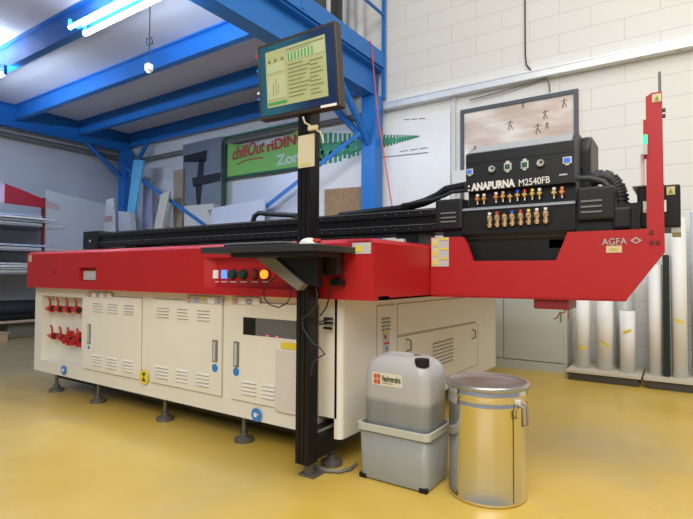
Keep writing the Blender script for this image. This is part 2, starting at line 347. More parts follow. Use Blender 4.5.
def ptext(body, Y, p0, p1, h_px, m, par, name='lettering', **k):
    a = FY(Y, *p0); b = FY(Y, *p1); hh = (FY(Y, p0[0], p0[1]-h_px)-a).length
    return text(body, name, a, hh/.7, m, par, width=(b-a).length, roll=math.atan2(b.z-a.z, b.x-a.x), **k)
rl = mat('banner_red', (.48, .02, .03), .5)
ptext('chillOut', yb-.035, (232.5, 160), (265, 151.5), 12, rl, gb, shear=.25, bold=.025)
ptext('riDING', yb-.035, (267, 151.5), (306, 141.5), 10, rl, gb, bold=.035)
ptext('Zone', yb-.035, (276, 165.5), (307, 159.8), 10, mat('banner_pale', (.62, .72, .66), .5), gb, bold=.03)
MB().tube([FY(yb-.033, 237, 164.5), FY(yb-.033, 246, 160.2), FY(yb-.033, 263, 157.4)], .01, n=6).build('lettering_underline', rl, gb)

# boards leaning at the far end
def board(name, q, Y, th, m, label, cat='board', group=None, extend=True, lean=0):
    P = [FY(Y, *p) for p in q]   # TL TR BR BL
    if extend:
        P[3] = P[0]+(P[3]-P[0])*((P[0].z)/(P[0].z-P[3].z)); P[2] = P[1]+(P[2]-P[1])*((P[1].z)/(P[1].z-P[2].z))
        if P[3].x < XL+.08: P[3].x = XL+.08
    o = MB().prism(P, (0, th, 0)).build(name, m)
    tag(o, label, cat, group); return o
board('foam_board', [(133.5, 160), (143.5, 160), (134, 216), (126.5, 216)], 5.60, .03, mat('sky_blue_board', (.16, .55, .85), .5), 'narrow sky blue board leaning beside the far corner column')
board('foam_board', [(143.5, 176), (150.5, 178), (152, 228), (142, 228)], 5.86, .03, mat('lilac_board', (.42, .40, .56), .6), 'pale lilac board standing behind the blue board')
board('wooden_board', [(161, 194), (169.5, 190.5), (162, 229), (153.5, 229)], 5.58, .03, mat('pale_board', (.64, .60, .50), .7), 'pale beige board leaning left of the brown board')
board('foam_board', [(169.5, 200), (173.5, 200), (170, 229), (163.5, 229)], 5.80, .02, white, 'thin white board between the beige and the brown boards')
board('wooden_board', [(173.5, 170.5), (183, 169), (182, 228), (173.5, 228)], 5.86, .03, mat('brown_board', (.36, .27, .19), .7), 'tall brown board standing left of the dark grey poster')
board('foam_board', [(106, 200), (113, 198), (114, 232), (104, 234)], 5.3, .03, whitep, 'pale board with a red mark left of the corner column')
qq = [o for o in bpy.data.objects if o.name.startswith('foam_board')][-1]; a, b = FY(5.296, 104.8, 216.5), FY(5.296, 112, 221.5); box('red_mark', (a.x, 5.294, b.z), (b.x, 5.2995, a.z), lred, qq)
board('cardboard_box', [(118, 211), (129, 212), (131, 233), (118, 233)], 5.42, .12, mat('pale_box', (.60, .62, .68), .6), 'narrow pale carton standing against the far corner column', 'box')
# dark poster
dp = thing('dark_poster', FY(5.9, 202, 205), 'dark grey photo poster with black silhouette left of the green banner', 'poster')
P = [FY(5.9, *p) for p in ((183, 145), (221, 136.5), (221, 206), (183, 209))]
MB().prism(P, (0, .03, 0)).build('panel', mat('poster_grey', (.20, .23, .27), .4, noise=.35, nscale=2.5), dp)
m = MB(); dk = mat('poster_black', (.02, .022, .03), .5)
for q in ([(184, 156), (207, 150), (206, 162), (184, 162)], [(199, 160), (204, 160), (203, 178), (197, 178)], [(192, 178), (221, 172), (220, 181), (193, 187)], [(195, 184), (202, 184), (200, 206), (197, 206)]):
    m.prism([FY(5.893, *p) for p in q], (0, .006, 0))
m.build('silhouette', dk, dp)
# OSB board and white sheets
osb = mat('chipboard', (.34, .22, .12), .85, noise=.45, nscale=28)
board('chipboard_sheet', [(324.5, 189.5), (362.5, 186.5), (362.5, 225), (324.5, 228)], 5.99, .03, osb, 'speckled brown chipboard sheet standing left of the blue column')
board('white_carton', [(184, 206), (213.5, 203.5), (214, 232), (184, 232)], 5.69, .12, mat('carton_cream', (.62, .60, .55), .6), 'cream carton with small black letters below the dark poster', 'box')
for o in [o for o in bpy.data.objects if o.name.startswith('white_carton')]:
    ptext('Y!', 5.685, (208, 215.5), (212.5, 215), 6, ink, o)
board('foam_board', [(212, 208), (265, 199), (263, 226), (212, 230)], 5.60, .03, mat('white_sheet_a', (.62, .66, .76), .4), 'wide glossy white panel leaning below the green banner')
board('foam_board', [(233, 184), (300, 171), (300, 225), (233, 226)], 5.85, .02, mat('white_sheet_b', (.60, .62, .72), .3), 'tall white glossy panel right behind the wide white panel')
# clear sheet and rack at far left
XR = -8.7
clear = bpy.data.materials.new('clear_acrylic'); clear.use_nodes = True; nt = clear.node_tree; b = nt.nodes['Principled BSDF']; b.inputs['Base Color'].default_value = (.7, .74, .78, 1); b.inputs['Alpha'].default_value = .30; b.inputs['Roughness'].default_value = .25
P = [FX(XR+.25, 46, 190), FX(XR+.25, 114, 206), FX(XR+.25, 114, 240), FX(XR+.25, 46, 245)]
for k in (2, 3): P[k] = Vector((P[k].x, P[3-k].y, 0.0))
tag(MB().prism(P, (-.008, 0, 0)).build('acrylic_sheet', clear), 'large clear hazy acrylic sheet standing by the red rack', 'sheet')
rk = thing('sheet_rack', (XR, 3.6, 0), 'grey sheet storage rack with red uprights and red tapered arm at far left', 'rack')
y0, y1 = 3.0, FX(XR, 67, 222).y
yp = FX(XR, 44.5, 230).y
rdk = mat('rack_red', (.38, .015, .03), .5)
zt = FX(XR, 45, 198).z
box('upright', (XR-.06, yp-.03, 0), (XR, yp+.03, zt), mat('rack_brown_red', (.16, .02, .02), .5), rk)
box('upright', (XR-.06, 3.02, 0), (XR, 3.08, zt), rdk, rk)
P = [FX(XR+.02, 4, 183), FX(XR+.02, 25, 191), FX(XR+.02, 60, 206), FX(XR+.02, 60, 210), FX(XR+.02, 4, 203)]
MB().prism(P, (-.02, 0, 0)).build('tapered_arm', rdk, rk)
box('arm_end', (XR-.03, FX(XR, 0, 190).y-.05, FX(XR, 3, 203).z), (XR+.025, FX(XR, 4, 190).y, FX(XR, 3, 184).z), mat('pink_label', (.65, .45, .6), .5), rk)
shelfz = [FX(XR, 0, 222).z, FX(XR, 0, 248).z, FX(XR, 0, 272).z, FX(XR, 0, 322).z]
sg = mat('shelf_grey', (.30, .30, .31), .5)
for i, z in enumerate(shelfz): box('shelf', (-9.74, 3.0, z-.03), (XR, y1, z), sg if i < 3 else cardb, rk)
k = 0
names = ['stack of white sheets, top of the pile on the upper rack shelf', 'white sheet pile on the second rack shelf', 'silver wrapped bundle on the third rack shelf']
for i, (z, h) in enumerate(((shelfz[0], .17), (shelfz[1], .09), (shelfz[2], .16))):
    n = 4 if i != 1 else 2
    t = thing('sheet_stack', (-9.1, 3.8, z), names[i], 'sheets')
    for j in range(n):
        box('sheet', (-9.5+.03*j, 3.02, z+.001+j*h/n), (XR+.03*((j*7) % 3)-.02, y1-.05-.07*((j*5) % 4), z+j*h/n+h/n*.7), (white, mat('pale_blue_sheet', (.45, .5, .6), .4), steel)[(i if j % 2 else 0) if i else (j % 2)], t)
bl = FX(XR-.3, 14, 300)
tag(MB().tube([(XR-.35, 3.1, shelfz[3]+.16), (XR-.35, y1-.2, shelfz[3]+.16)], .15, n=16).build('dark_roll', dgrey), 'thick dark roll lying on the lowest rack shelf', 'roll')
tag(MB().tube([(XR-.12, 3.3, shelfz[3]+.05), (XR-.12, y1-.15, shelfz[3]+.05)], .045, n=16).build('dark_roll', black), 'thin black roll lying in front of the thick dark roll', 'roll')
pl = thing('wooden_pallet', (-8.5, 3.2, 0), 'small raw wood pallet on the floor under the rack at far left', 'pallet')
for j in range(4): box('slat', (-8.85+.0*j, 2.95+j*.13, .13), (-8.35, 3.04+j*.13, .15), wood, pl)
for j in range(3): box('block', (-8.82+j*.19, 2.97, .001), (-8.74+j*.19, 3.4, .13), wood, pl)
tag(box('storage_box', (-9.4, 3.6, 0.001), (-8.85, 4.1, .26), mat('olive_box', (.20, .19, .14), .7), None, .01), 'dull grey box on the floor beneath the red rack', 'box')

tag(MB().tube([(-9.66, .5, 3.42), (-9.66, 6.0, 3.42)], .05, n=12).build('wall_pipe', mgrey), 'grey pipe running along the far left wall under the mezzanine edge', 'pipe')
tag(MB().tube([(-9.2, 6.04, 3.33), (-3.75, 6.04, 3.33)], .045, n=12).build('wall_pipe', mgrey), 'grey pipe running along the back wall above the dark poster', 'pipe')
# red cord by the column
tag(MB().tube([FX(XG+.138, 371, 42)+Vector((-.04, 0, .02)), FX(XG+.138, 371, 42)+Vector((.0, 0, .01)), FX(XG+.145, 374, 75), FY(5.70, 378.6, 121), FY(5.70, 384, 155), FY(5.70, 392.4, 208), FY(5.70, 397, 250)], .008, n=6).build('red_cord', mat('orange_red', (.75, .10, .05), .5)), 'thin orange red cord hanging in front of the blue column', 'cord')

# ------------------------------------------------------------------ right side things
cab = thing('steel_cabinet', (-1.5, 5.75, 0), 'pale grey green steel cabinet against the back wall under the red guard', 'cabinet')
cg = mat('cabinet_grey', (.50, .52, .46), .5)
box('body', (-2.0, 5.77, 0), (-1.03, 6.09, 1.15), cg, cab, .004)
for a, b in ((-1.99, -1.705), (-1.695, -1.06)): box('door', (a, 5.75, .11), (b, 5.77, 1.13), cg, cab, .003)
box('plinth', (-2.0, 5.755, .0), (-1.04, 5.77, .10), cg, cab)
box('handle', (-1.095, 5.74, .55), (-1.08, 5.75, .66), mgrey, cab)
def pallet(x0, x1, y0, y1, label):
    t = thing('flat_pallet', ((x0+x1)/2, y0, 0), label, 'pallet')
    box('top_board', (x0, y0, .075), (x1, y1, .10), mat('pallet_board', (.60, .55, .44), .7), t)
    for a in (x0+.03, (x0+x1)/2-.05, x1-.13): box('skid', (a, y0+.03, 0), (a+.1, y1-.02, .075), mat('dark_skid', (.07, .06, .05), .8), t)
    box('front_board', (x0+.02, y0+.012, .005), (x1-.02, y0+.03, .075), MATS['dark_skid'], t)
pallet(-.99, -.335, 5.47, 6.02, 'low pallet carrying the three shorter white rolls')
pallet(-.315, .5, 5.47, 6.02, 'low pallet at the right photo edge carrying the tall white rolls')
tape = yellow
def roll(x, y, r, h, label, tapez=None, m=white, cat='roll', grp='white material rolls on the pallets'):
    t = thing('media_roll', (x, y, .1), label, cat, grp)
    MB().lathe((x, y, .101), [(r*.5, 0), (r, 0), (r, h), (r*.55, h), (r*.55, h-.06), (r*.5, h-.06), (r*.5, 0)], None, 28, cap=False).build('sheet_winding', m, t)
    MB().lathe((x, y, .101), [(r*.55, h-.08), (r*.55, h+.002), (r*.45, h+.002), (r*.45, h-.08)], None, 20).build('core', cardb, t)
    if tapez:
        z, tl = tapez; a0 = math.atan2(-y, -x)-.55; pts = [Vector((x+(r+.002)*math.cos(a0+k*.2), y+(r+.002)*math.sin(a0+k*.2), z+tl*k*.01)) for k in range(6)]
        mm = MB(); vs_ = pts+[p+Vector((0, 0, .03)) for p in pts]; mm.add(vs_, [[k, k+1, k+7, k+6] for k in range(5)]); mm.build('tape', tape, t)
    return t
roll(-.87, 5.72, .068, .83, 'white upright roll on the left pallet, nearest the grey cabinet', (FY(5.65, 582, 349).z, 0))
roll(-.66, 5.72, .074, .83, 'white upright roll in the middle of the left pallet', (FY(5.65, 606, 343).z, -1))
roll(-.46, 5.70, .069, .60, 'shortest white upright roll with its top visible below the red guard', (FY(5.65, 628, 334.5).z, .6))
roll(-.50, 5.92, .085, .95, 'grey translucent wrapped roll behind the shortest white roll', None, mat('bubble_wrap', (.50, .51, .50), .35, noise=.15, nscale=40), grp=None)
roll(-.30+.08, 5.70, .058, 1.06, 'tall white roll just right of the red guard corner', None)
roll(-.03, 5.68, .064, 1.50, 'tallest white roll standing below the black beam end box', (FY(5.62, 675, 321).z, -.6))
tag(box('dark_panel', (-.157, 5.62, .101), (-.108, 5.98, 1.25), mat('dark_green_panel', (.014, .022, .018), .5), None), 'narrow dark panel on edge between the two tall white rolls', 'panel')  # narrow dark panel filling the dark gap between the rolls
roll(.135, 5.80, .07, 1.56, 'bluish white wrapped roll cut off by the right photo edge', None, mat('blue_white', (.60, .66, .74), .3), grp=None)

# ------------------------------------------------------------------ printer
YF, YR, YC = 2.20, 2.13, 2.80
XA, XB = -4.90, -1.515     # cream body
RA, RB = -4.885, -1.27     # red rim
YB = 4.86
ZT = 1.232; ZR = .918; ZB = .168
pr = thing('flatbed_printer', (-3.2, 3.5, 0), 'huge red and cream industrial flatbed printer with black print carriage on levelling feet', 'printer')
# body with a recess for the valves
ra, rb = FY(YF, 40.5, 300).x, FY(YF, 81, 300).x; rzt = FY(YF, 60, 296.5).z; rzb = FY(YF, 60, 364).z
m = MB()
m.box((XA, YF+.012, ZB), (ra, YB, ZR)); m.box((ra, YF+.11, rzb), (rb, YB, rzt)); m.box((ra, YF+.012, ZB), (rb, YB, rzb)); m.box((ra, YF+.012, rzt), (rb, YB, ZR)); m.box((rb, YF+.012, ZB), (XB-.16, YB, ZR)); m.box((XB-.16, YF+.012, .275), (XB-.03, YB, ZR)); m.box((XB-.16, 2.55, ZB), (XB-.03, YB, .275))
# rounded right front corner
n = 8; P = [(XB-.045, YF+.012)]+[(XB-.03+.03*math.sin(k/n*math.pi/2), YF+.012+.03-.03*math.cos(k/n*math.pi/2)) for k in range(n+1)]+[(XB, YB), (XB-.045, YB)]
m.prism([(p[0], p[1], ZB) for p in P], (0, 0, ZR-ZB)); m.box((XB-.155, 2.98, ZR), (XB-.03, 4.8, 1.29))
m.build('base_cabinet', cream, pr)
box('undercarriage_shade', (XA+.12, YF+.14, .095), (XB-.2, YB-.15, ZB), black, pr)  # black box lowered to deepen the shade under the printer body

def panel_quad(p_tl, p_br, Y=YF):  # front plane rectangle from picture corners measured on the panel
    a = FY(Y, *p_tl); b = FY(Y, *p_br); return a.x, b.x, b.z, a.z
def front_panel(name, x0, x1, z0, z1, y=YF, th=.013, win=None, parent=pr):
    mm = MB(); mm.box((x0-.006, y+.008, z0-.006), (x1+.006, y+.0125, z1+.006), creamd)
    if win:
        a, b, c, d = win
        mm.box((x0, y-.001, z0), (a, y+.012, z1)); mm.box((b, y-.001, z0), (x1, y+.012, z1)); mm.box((a, y-.001, z0), (b, y+.012, c)); mm.box((a, y-.001, d), (b, y+.012, z1))
    else: mm.box((x0, y-.001, z0), (x1, y+.012, z1), None, .002)
    return mm
def louvers(mm, x0, x1, z0, z1, y=YF, n=4):
    h = (z1-z0)/n
    for k in range(n):
        zb_ = z0+k*h; mm.prism([(x0, y-.001, zb_+h*.72), (x0, y-.013, zb_+h*.2), (x0, y-.001, zb_+h*.15)], (x1-x0, 0, 0))
        mm.box((x0, y-.0035, zb_), (x1, y-.0012, zb_+h*.15), creamd)
dz0, dz1 = .285, .865
doors = [  # px left, px right, louvre columns, handle px, with window
    (84.5, 140.5, [(93, 102.5), (108, 117.5), (124, 134)], 89.2),
    (152, 221.5, [(157, 169), (177.5, 188), (197.5, 210)], 215.5),
    (232, 317, [(243, 257), (263.5, 275.5)], 236.8)]
for i, (l, r, lv, hp) in enumerate(doors):
    x0, x1 = FY(YF, l, 330).x, FY(YF, r, 330).x
    win = None
    if i == 2: win = (FY(YF, 243, 325).x, FY(YF, 299, 325).x, FY(YF, 243, 334.5).z, FY(YF, 243, 317).z)
    zz1 = dz1 if i < 2 else .872
    mm = front_panel('door', x0, x1, dz0-.01, zz1, win=win)
    for a, b in lv:
        xa, xb = FY(YF, a, 330).x, FY(YF, b, 330).x
        if i < 2: louvers(mm, xa, xb, .74, .825)
        louvers(mm, xa, xb, .315, .41)
    d = mm.build('door', cream, pr)
    if win:
        a, b, c, e = win
        MB().box((a, YF+.005, c), (b, YF+.0078, e), mat('window_dark', (.13, .13, .135), .4)).box((a, YF+.003, c), (a+.10, YF+.0052, e), black).build('window', None, d)
        for q in (.45, .62): MB().lathe((a+(b-a)*q, YF+.008, c+.003), [(.010, 0), (.010, .006)]).build('lamp', mat('pink_lamp', (.9, .1, .25), .4, emit=.8), d)
    h1, h0, h2 = ((324, 344, 347.5), (340, 362, 368), (341.5, 367, 371.7))[i]; hx = FY(YF, hp, 340).x; h1, h0, h2 = FY(YF, hp, h1).z, FY(YF, hp, h0).z, FY(YF, hp, h2).z; MB().box((hx-.024, YF-.006, h0), (hx+.024, YF, h1), mgrey, .003).box((hx-.009, YF-.012, h0+.01), (hx+.009, YF-.005, h1-.01), steel).build('handle', None, d)
    MB().cyl((hx, YF-.001, h2), (hx, YF-.004, h2), .026 if i else .014, n=24).build('round_sticker', lblue, d)
def label_strip(px0, px1, py, parent, Y=YF, marks='rbyyb', h=.05):
    a = FY(Y, px0, py); b = FY(Y, px1, py); z = a.z; mm = MB(); mm.box((a.x, Y-.003, z-h/2), (b.x, Y-.001, z+h/2), lgrey); n = len(marks); wd = (b.x-a.x)/n
    for k, c in enumerate(marks):
        x = a.x+k*wd
        mc = {'r': lred, 'b': lblue, 'y': yellow, 'w': white, 'k': ink}[c]
        if c == 'y': mm.box((x+.05*wd, Y-.005, z+h*.25), (x+wd*.95, Y-.003, z+h*.48), mc); mm.prism([(x+wd*.25, Y-.005, z-h*.35), (x+wd*.75, Y-.005, z-h*.35), (x+wd*.5, Y-.005, z+h*.15)], (0, .002, 0), yellow)
        elif c == 'w': mm.box((x+.05*wd, Y-.005, z-h*.4), (x+wd*.95, Y-.003, z+h*.4), white)
        else: mm.cyl((x+wd/2, Y-.003, z-h*.05), (x+wd/2, Y-.005, z-h*.05), min(wd, h)*.27, mc, n=16); mm.cyl((x+wd/2, Y-.005, z-h*.05), (x+wd/2, Y-.006, z-h*.05), min(wd, h)*.13, white, n=12)
    return mm.build('warning_label', None, parent)
label_strip(88.5, 112, 294.5, pr, marks='rwbwyw', h=.045)
label_strip(186, 223, 299.2, pr, marks='rbywb', h=.05)
label_strip(232.5, 260, 300.5, pr, marks='rwbw', h=.05)
ps = FY(YF-.003, 276, 350), FY(YF-.003, 296, 415)
MB().box((ps[0].x, YF-.006, ps[1].z), (FY(YF, 300, 400).x, YF-.002, ps[0].z), mat('notice_paper', (.66, .62, .58), .6)).box((ps[0].x+.04, YF-.008, ps[0].z+.015), (ps[0].x+.16, YF-.002, ps[0].z+.05), yellow).build('paper_notice', None, pr)
for px, py, r, mm_ in ((63.7, 370, .038, lblue), (256.6, 414.8, .040, lblue)):
    p = FY(YF, px, py); m = MB(); m.cyl((p.x, YF-.001, p.z), (p.x, YF-.004, p.z), r, mm_, n=28); m.box((p.x-r*.45, YF-.006, p.z-r*.35), (p.x+r*.1, YF-.003, p.z+r*.3), white); m.box((p.x+r*.2, YF-.006, p.z+r*.0), (p.x+r*.5, YF-.003, p.z+r*.15), white); m.build('round_sticker', None, pr)
p = FY(YF, 144.3, 377); m = MB(); m.cyl((p.x, YF-.001, p.z), (p.x, YF-.004, p.z), .052, yellow, n=28); m.prism([(p.x-.02, YF-.006, p.z+.03), (p.x+.02, YF-.006, p.z+.03), (p.x, YF-.006, p.z)], (0, .003, 0), ink); m.prism([(p.x-.02, YF-.006, p.z-.03), (p.x, YF-.006, p.z), (p.x+.02, YF-.006, p.z-.03)], (0, .003, 0), ink); m.build('round_sticker', None, pr)
# valves
def valve(px, py, big):
    a = FY(YF+.04, px, py); y = YF+.045; t = MB()
    if big: t.box((a.x-.035, y-.01, a.z-.062), (a.x+.035, y+.03, a.z+.066), MATS.get('valve_red') or red, .01); t.cyl((a.x, y-.05, a.z-.01), (a.x, y+.06, a.z-.01), .03, red)
    t.cyl((a.x-.08, y, a.z), (a.x+.03, y, a.z), .010, mat('valve_red', (.62, .02, .02), .4), r1=.033, n=12); t.cyl((a.x, y+.06, a.z), (a.x, y-.01, a.z), .020, dgrey, n=12); t.cyl((a.x+.02, y, a.z), (a.x+.04, y, a.z), .020, dgrey, n=12)
    t.box((a.x-.015, y+.03, a.z-.015), (a.x+.015, y+.064, a.z+.015), dgrey)
    o = t.build('valve', red, pr)
    MB().tube([(a.x+.03, y-.02, a.z+.03), (a.x+.045, y-.025, a.z+.05), (a.x+.038, y-.025, a.z+.075), (a.x+.016, y-.025, a.z+.095)], .009, n=8).build('valve_lever', mat('lever_red', (.42, .03, .02), .5), o)
for px, py, bg_ in ((50, 308.5, 0), (58, 309, 0), (67, 309.5, 0), (76, 310, 0), (52, 336, 0), (60.5, 337.5, 0), (68.5, 338.5, 1), (78, 340, 1)): valve(px, py, bg_)

# red rim
cx0, cx1 = FY(YR, 201, 270).x, FY(YR, 303, 270).x; cz0, cz1 = FY(YR, 202, 287).z, FY(YR, 201, 258).z
sx0, sx1 = FY(YR, 79, 270).x, FY(YR, 96, 270).x; sz0, sz1 = FY(YR, 85, 281).z, FY(YR, 85, 267.5).z
m = MB(); T = .05; b_ = .022
m.box((RA, YR, ZR), (sx0, YR+T, ZT-b_)); m.box((sx0, YR, ZR), (sx1, YR+T, sz0)); m.box((sx0, YR, sz1), (sx1, YR+T, ZT-b_)); m.box((sx0, YR+.045, sz0), (sx1, YR+T, sz1))
m.box((sx1, YR, ZR), (cx0, YR+T, ZT-b_)); m.box((cx0, YR, ZR), (cx1, YR+T, cz0)); m.box((cx0, YR, cz1), (cx1, YR+T, ZT-b_))
m.box((cx1, YR, ZR), (RB, YR+T, ZT-b_)); m.box((cx0, YR+.045, cz0), (cx1, YR+T, cz1))
m.prism([(cx0, YR, cz0), (cx0+.03, YR, cz0), (cx0+.09, YR+.045, cz0), (cx0, YR+.045, cz0)], (0, 0, cz1-cz0))
m.prism([(RA, YR, ZT-b_), (RA, YR+b_, ZT), (RA, YR+.16, ZT), (RA, YR+.16, ZT-b_)], (RB-b_-RA, 0, 0))
m.box((RA, YR+.05, ZR), (RB, YR+.16, ZR+.02))
# right side
m.box((RB-.04, YR+T, ZR), (RB, YB+.1, ZT-b_)); m.box((RA, YR+T, ZR), (RA+.04, YB+.1, ZT-.001)); m.box((RA, YB+.1, ZR), (RB, YB+.14, ZT-.001))
m.prism([(RB, YR, ZT-b_), (RB-b_, YR+b_, ZT), (RB-.16, YR+b_, ZT), (RB-.16, YR, ZT-b_)], (0, YB-YR, 0))
m.box((XB, YR+T, ZR), (RB, YB, ZR+.01))
m.build('red_rim', red, pr)
box('print_bed', (RA+.04, YR+.16, 1.14), (RB-.16, YB+.1, 1.205), dgrey, pr)
box('small_display', (FY(YR+.03, 83.5, 275).x, YR+.03, FY(YR+.03, 90, 280).z), (FY(YR+.03, 95.5, 275).x, YR+.044, FY(YR+.03, 90, 271).z), mat('display_grey', (.45, .47, .47), .3), pr)
p = FY(YR, 54.6, 272); m = MB(); m.cyl((p.x, YR-.004, p.z), (p.x, YR, p.z), .028, mat('ring_red', (.35, .01, .015), .4), n=24); m.cyl((p.x, YR-.008, p.z), (p.x, YR, p.z), .012, dgrey, n=12); m.build('key_switch', None, pr)
p = FY(YR, 30.5, 258.5); m = MB(); m.box((p.x-.03, YR-.003, p.z-.03), (p.x+.02, YR, p.z+.03)); m.build('corner_sticker', mat('beige_sticker', (.55, .42, .28), .5), pr)
bts = ((215.6, 'w'), (224.3, 'b'), (233.2, 'g'), (243.6, 'g'), (254.8, 'r'), (265.8, 'o'))
for px, c in bts:
    p = FY(YR+.04, px, 274.3); yb_ = YR+.045
    mm = {'w': mat('lit_white', (.72, .72, .70), .4, emit=.12), 'b': mat('lit_blue', (.10, .22, .9), .4, emit=.9), 'g': mat('button_green', (.015, .05, .03), .3), 'r': mat('button_red', (.25, .02, .01), .3), 'o': mat('lit_orange', (1, .27, .02), .4, emit=1.3)}[c]
    t = MB()
    if c in 'wb': t.box((p.x-.023, yb_-.012, p.z-.027), (p.x+.023, yb_, p.z+.027), mm, .004)
    else: t.cyl((p.x, yb_, p.z), (p.x, yb_-.012, p.z), .032, dgrey, n=24); t.cyl((p.x, yb_-.012, p.z), (p.x, yb_-.028, p.z), .026, mm, n=24)
    o = t.build('push_button', None, pr)
    o['label'] = {'w': 'lit white square button', 'b': 'lit blue square button', 'g': 'dark green round button', 'r': 'dim red round button', 'o': 'glowing orange round button'}[c]
    q = FY(YR+.044, px, 281.8); MB().box((q.x-.026, yb_-.003, q.z-.004), (q.x+.026, yb_, q.z+.004)).build('button_caption', lgrey, pr)
# stickers on the red
a, b = FY(YR, 352.5, 243), FY(YR, 371, 253.6)
m = MB(); m.box((a.x, YR-.003, b.z), (b.x, YR-.0005, a.z), lgrey); m.box((a.x+.1, YR-.005, a.z-.022), (b.x-.005, YR-.002, a.z-.004), yellow); m.box((a.x+.02, YR-.005, b.z+.01), (a.x+.055, YR-.002, a.z-.015), yellow); m.build('warning_label', None, pr)
# feet
for x in (-4.615, -3.95, -3.085, -2.296, -1.62):
    for y in (2.275, 4.7):
        MB().cyl((x, y, 0), (x, y, .022), .060, n=28).cyl((x, y, .022), (x, y, .036), .056, r1=.032, n=28).cyl((x, y, .036), (x, y, .058), .026, n=20).cyl((x, y, .058), (x, y, .17), .013, n=14).build('levelling_foot', mat('foot_steel', (.16, .155, .14), .45, metal=.5), pr)
# right side panelling (x = XB)
m = MB(); xs = XB
def seam(mm, y0, z0, y1, z1, w_=.006): 
    if abs(y1-y0) > abs(z1-z0): mm.prism([(xs, y0, z0-w_/2), (xs, y1, z1-w_/2), (xs, y1, z1+w_/2), (xs, y0, z0+w_/2)], (.002, 0, 0), creamd)
    else: mm.prism([(xs, y0-w_/2, z0), (xs, y0+w_/2, z0), (xs, y1+w_/2, z1), (xs, y1-w_/2, z1)], (.002, 0, 0), creamd)
def sp(px, py): q = FX(XB, px, py); return q.y, q.z
seam(m, 2.58, .862, 2.80, .862, .010); seam(m, 2.84, .862, 4.7, .862, .01); seam(m, 2.84, .655, 4.3, .635, .018); seam(m, 2.58, .25, 2.58, .862); seam(m, 2.84, .25, 2.84, .862); seam(m, 4.35, .25, 4.35, .62); seam(m, 2.84, .26, 4.35, .26)
y0, z0 = sp(433, 343); y1, z1 = sp(453, 362)
m.box((xs, y0, z1), (xs+.002, y1, z0), mat('vent_grey', (.34, .32, .27), .6))
for k in range(7): m.box((xs+.002, y0, z1+(z0-z1)*k/7), (xs+.005, y1, z1+(z0-z1)*(k+.5)/7), cream)
for k in range(4): yy, zz = sp(382, 319+k*3.6); m.box((xs, 2.64, zz-.006), (xs+.008, 2.74, zz+.003), mat('vent_dark', (.3, .28, .22), .6))  # darker strips across the upper side vent
m.build('side_panel', cream, pr)
for px, py in ((407, 345), (472, 334)):
    y_, z_ = sp(px, py); MB().tube([(xs, y_, z_+.04), (xs+.03, y_, z_+.03), (xs+.03, y_, z_-.03), (xs, y_, z_-.04)], .006, n=6).build('side_handle', mgrey, pr)
m = MB(); y_, z_ = sp(386, 340); m.box((xs, y_-.04, z_-.08), (xs+.003, y_+.04, z_+.07), lgrey); m.box((xs+.003, y_-.035, z_+.045), (xs+.005, y_+.035, z_+.06), yellow); m.cyl((xs+.003, y_-.015, z_+.02), (xs+.006, y_-.015, z_+.02), .013, lred, n=12); m.box((xs+.003, y_-.035, z_-.025), (xs+.005, y_+.035, z_-.012), lred); m.cyl((xs+.003, y_, z_-.052), (xs+.006, y_, z_-.052), .013, lblue, n=12); m.build('warning_label', None, pr)
# cables plugged in the front right corner
for px, py in ((333, 318.8), (333, 322.8), (332.5, 328.3)):
    p = FY(YF, px, py); MB().cyl((p.x-.05, YF-.012, p.z), (p.x+.005, YF-.012, p.z), .007, rubber, n=8).build('cable_plug', rubber, pr)
a, b = FY(YR-.03, 320, 255.5), FY(YR-.03, 341, 275); box('power_box', (a.x, YR-.06, b.z), (b.x, YR-.001, a.z), mat('brown_black', (.035, .02, .02), .5), pr, .006)
a, b = FY(YR-.02, 332, 279), FY(YR-.02, 343.5, 286); box('socket', (a.x, YR-.04, b.z), (b.x, YR-.001, a.z), black, pr, .004)

# red guard in front of the parked carriage
out = [(430.6, 237.4), (462, 236.8), (466, 243), (472.6, 261), (556, 260.3), (567.6, 232), (640, 229.2), (646.8, 228.8), (645.6, 97), (651.6, 92.8), (661.8, 91.3), (664.8, 252), (625, 301.6), (430.6, 296.6)]
W = [FY(YC, *p) for p in out]
m = MB(); m.prism(W, (0, .035, 0))
e, f_ = W[11], W[12]; 
m.prism([f_, W[13], W[13]+Vector((0, .12, 0)), f_+Vector((0, .12, 0))], (0, 0, .012))
m.box((RB+.002, YC+.035, ZR+.002), (RB+.03, YC+.4, W[0].z-.002))
g = m.build('carriage_guard', red, pr)
a, b = FY(YC-.003, 431.5, 237.9), FY(YC-.003, 448.7, 266.5)
m = MB(); m.box((a.x, YC-.003, b.z), (b.x, YC, a.z), lgrey); h = (a.z-b.z)/3
for k in range(3):
    zz = b.z+k*h; m.prism([(a.x+.008, YC-.005, zz+.012), (a.x+.04, YC-.005, zz+.012), (a.x+.024, YC-.005, zz+h*.72)], (0, .002, 0), yellow); m.box((a.x+.004, YC-.004, zz+.004), (a.x+.045, YC-.0025, zz+h-.005), mat('pale_yellow', (.62, .58, .30), .5)); m.box((a.x+.05, YC-.005, zz+h*.72), (b.x-.004, YC-.002, zz+h*.92), yellow)
m.build('warning_label', None, g)
lt = mat('badge_grey', (.42, .40, .40), .4)
ptext('AGFA', YC-.004, (602, 245.2), (627, 244.2), 6.4, lt, g, bold=.01)
q = [FY(YC-.003, *p) for p in ((630, 240.5), (636, 236.8), (642, 240.3), (636, 244))]; m = MB(); m.prism(q, (0, .003, 0), lt)
q2 = [FY(YC-.005, *p) for p in ((633, 240.4), (636, 238.4), (639.2, 240.3), (636, 242.3))]; m.prism(q2, (0, .002, 0), red); m.build('rhombus_badge', None, g)
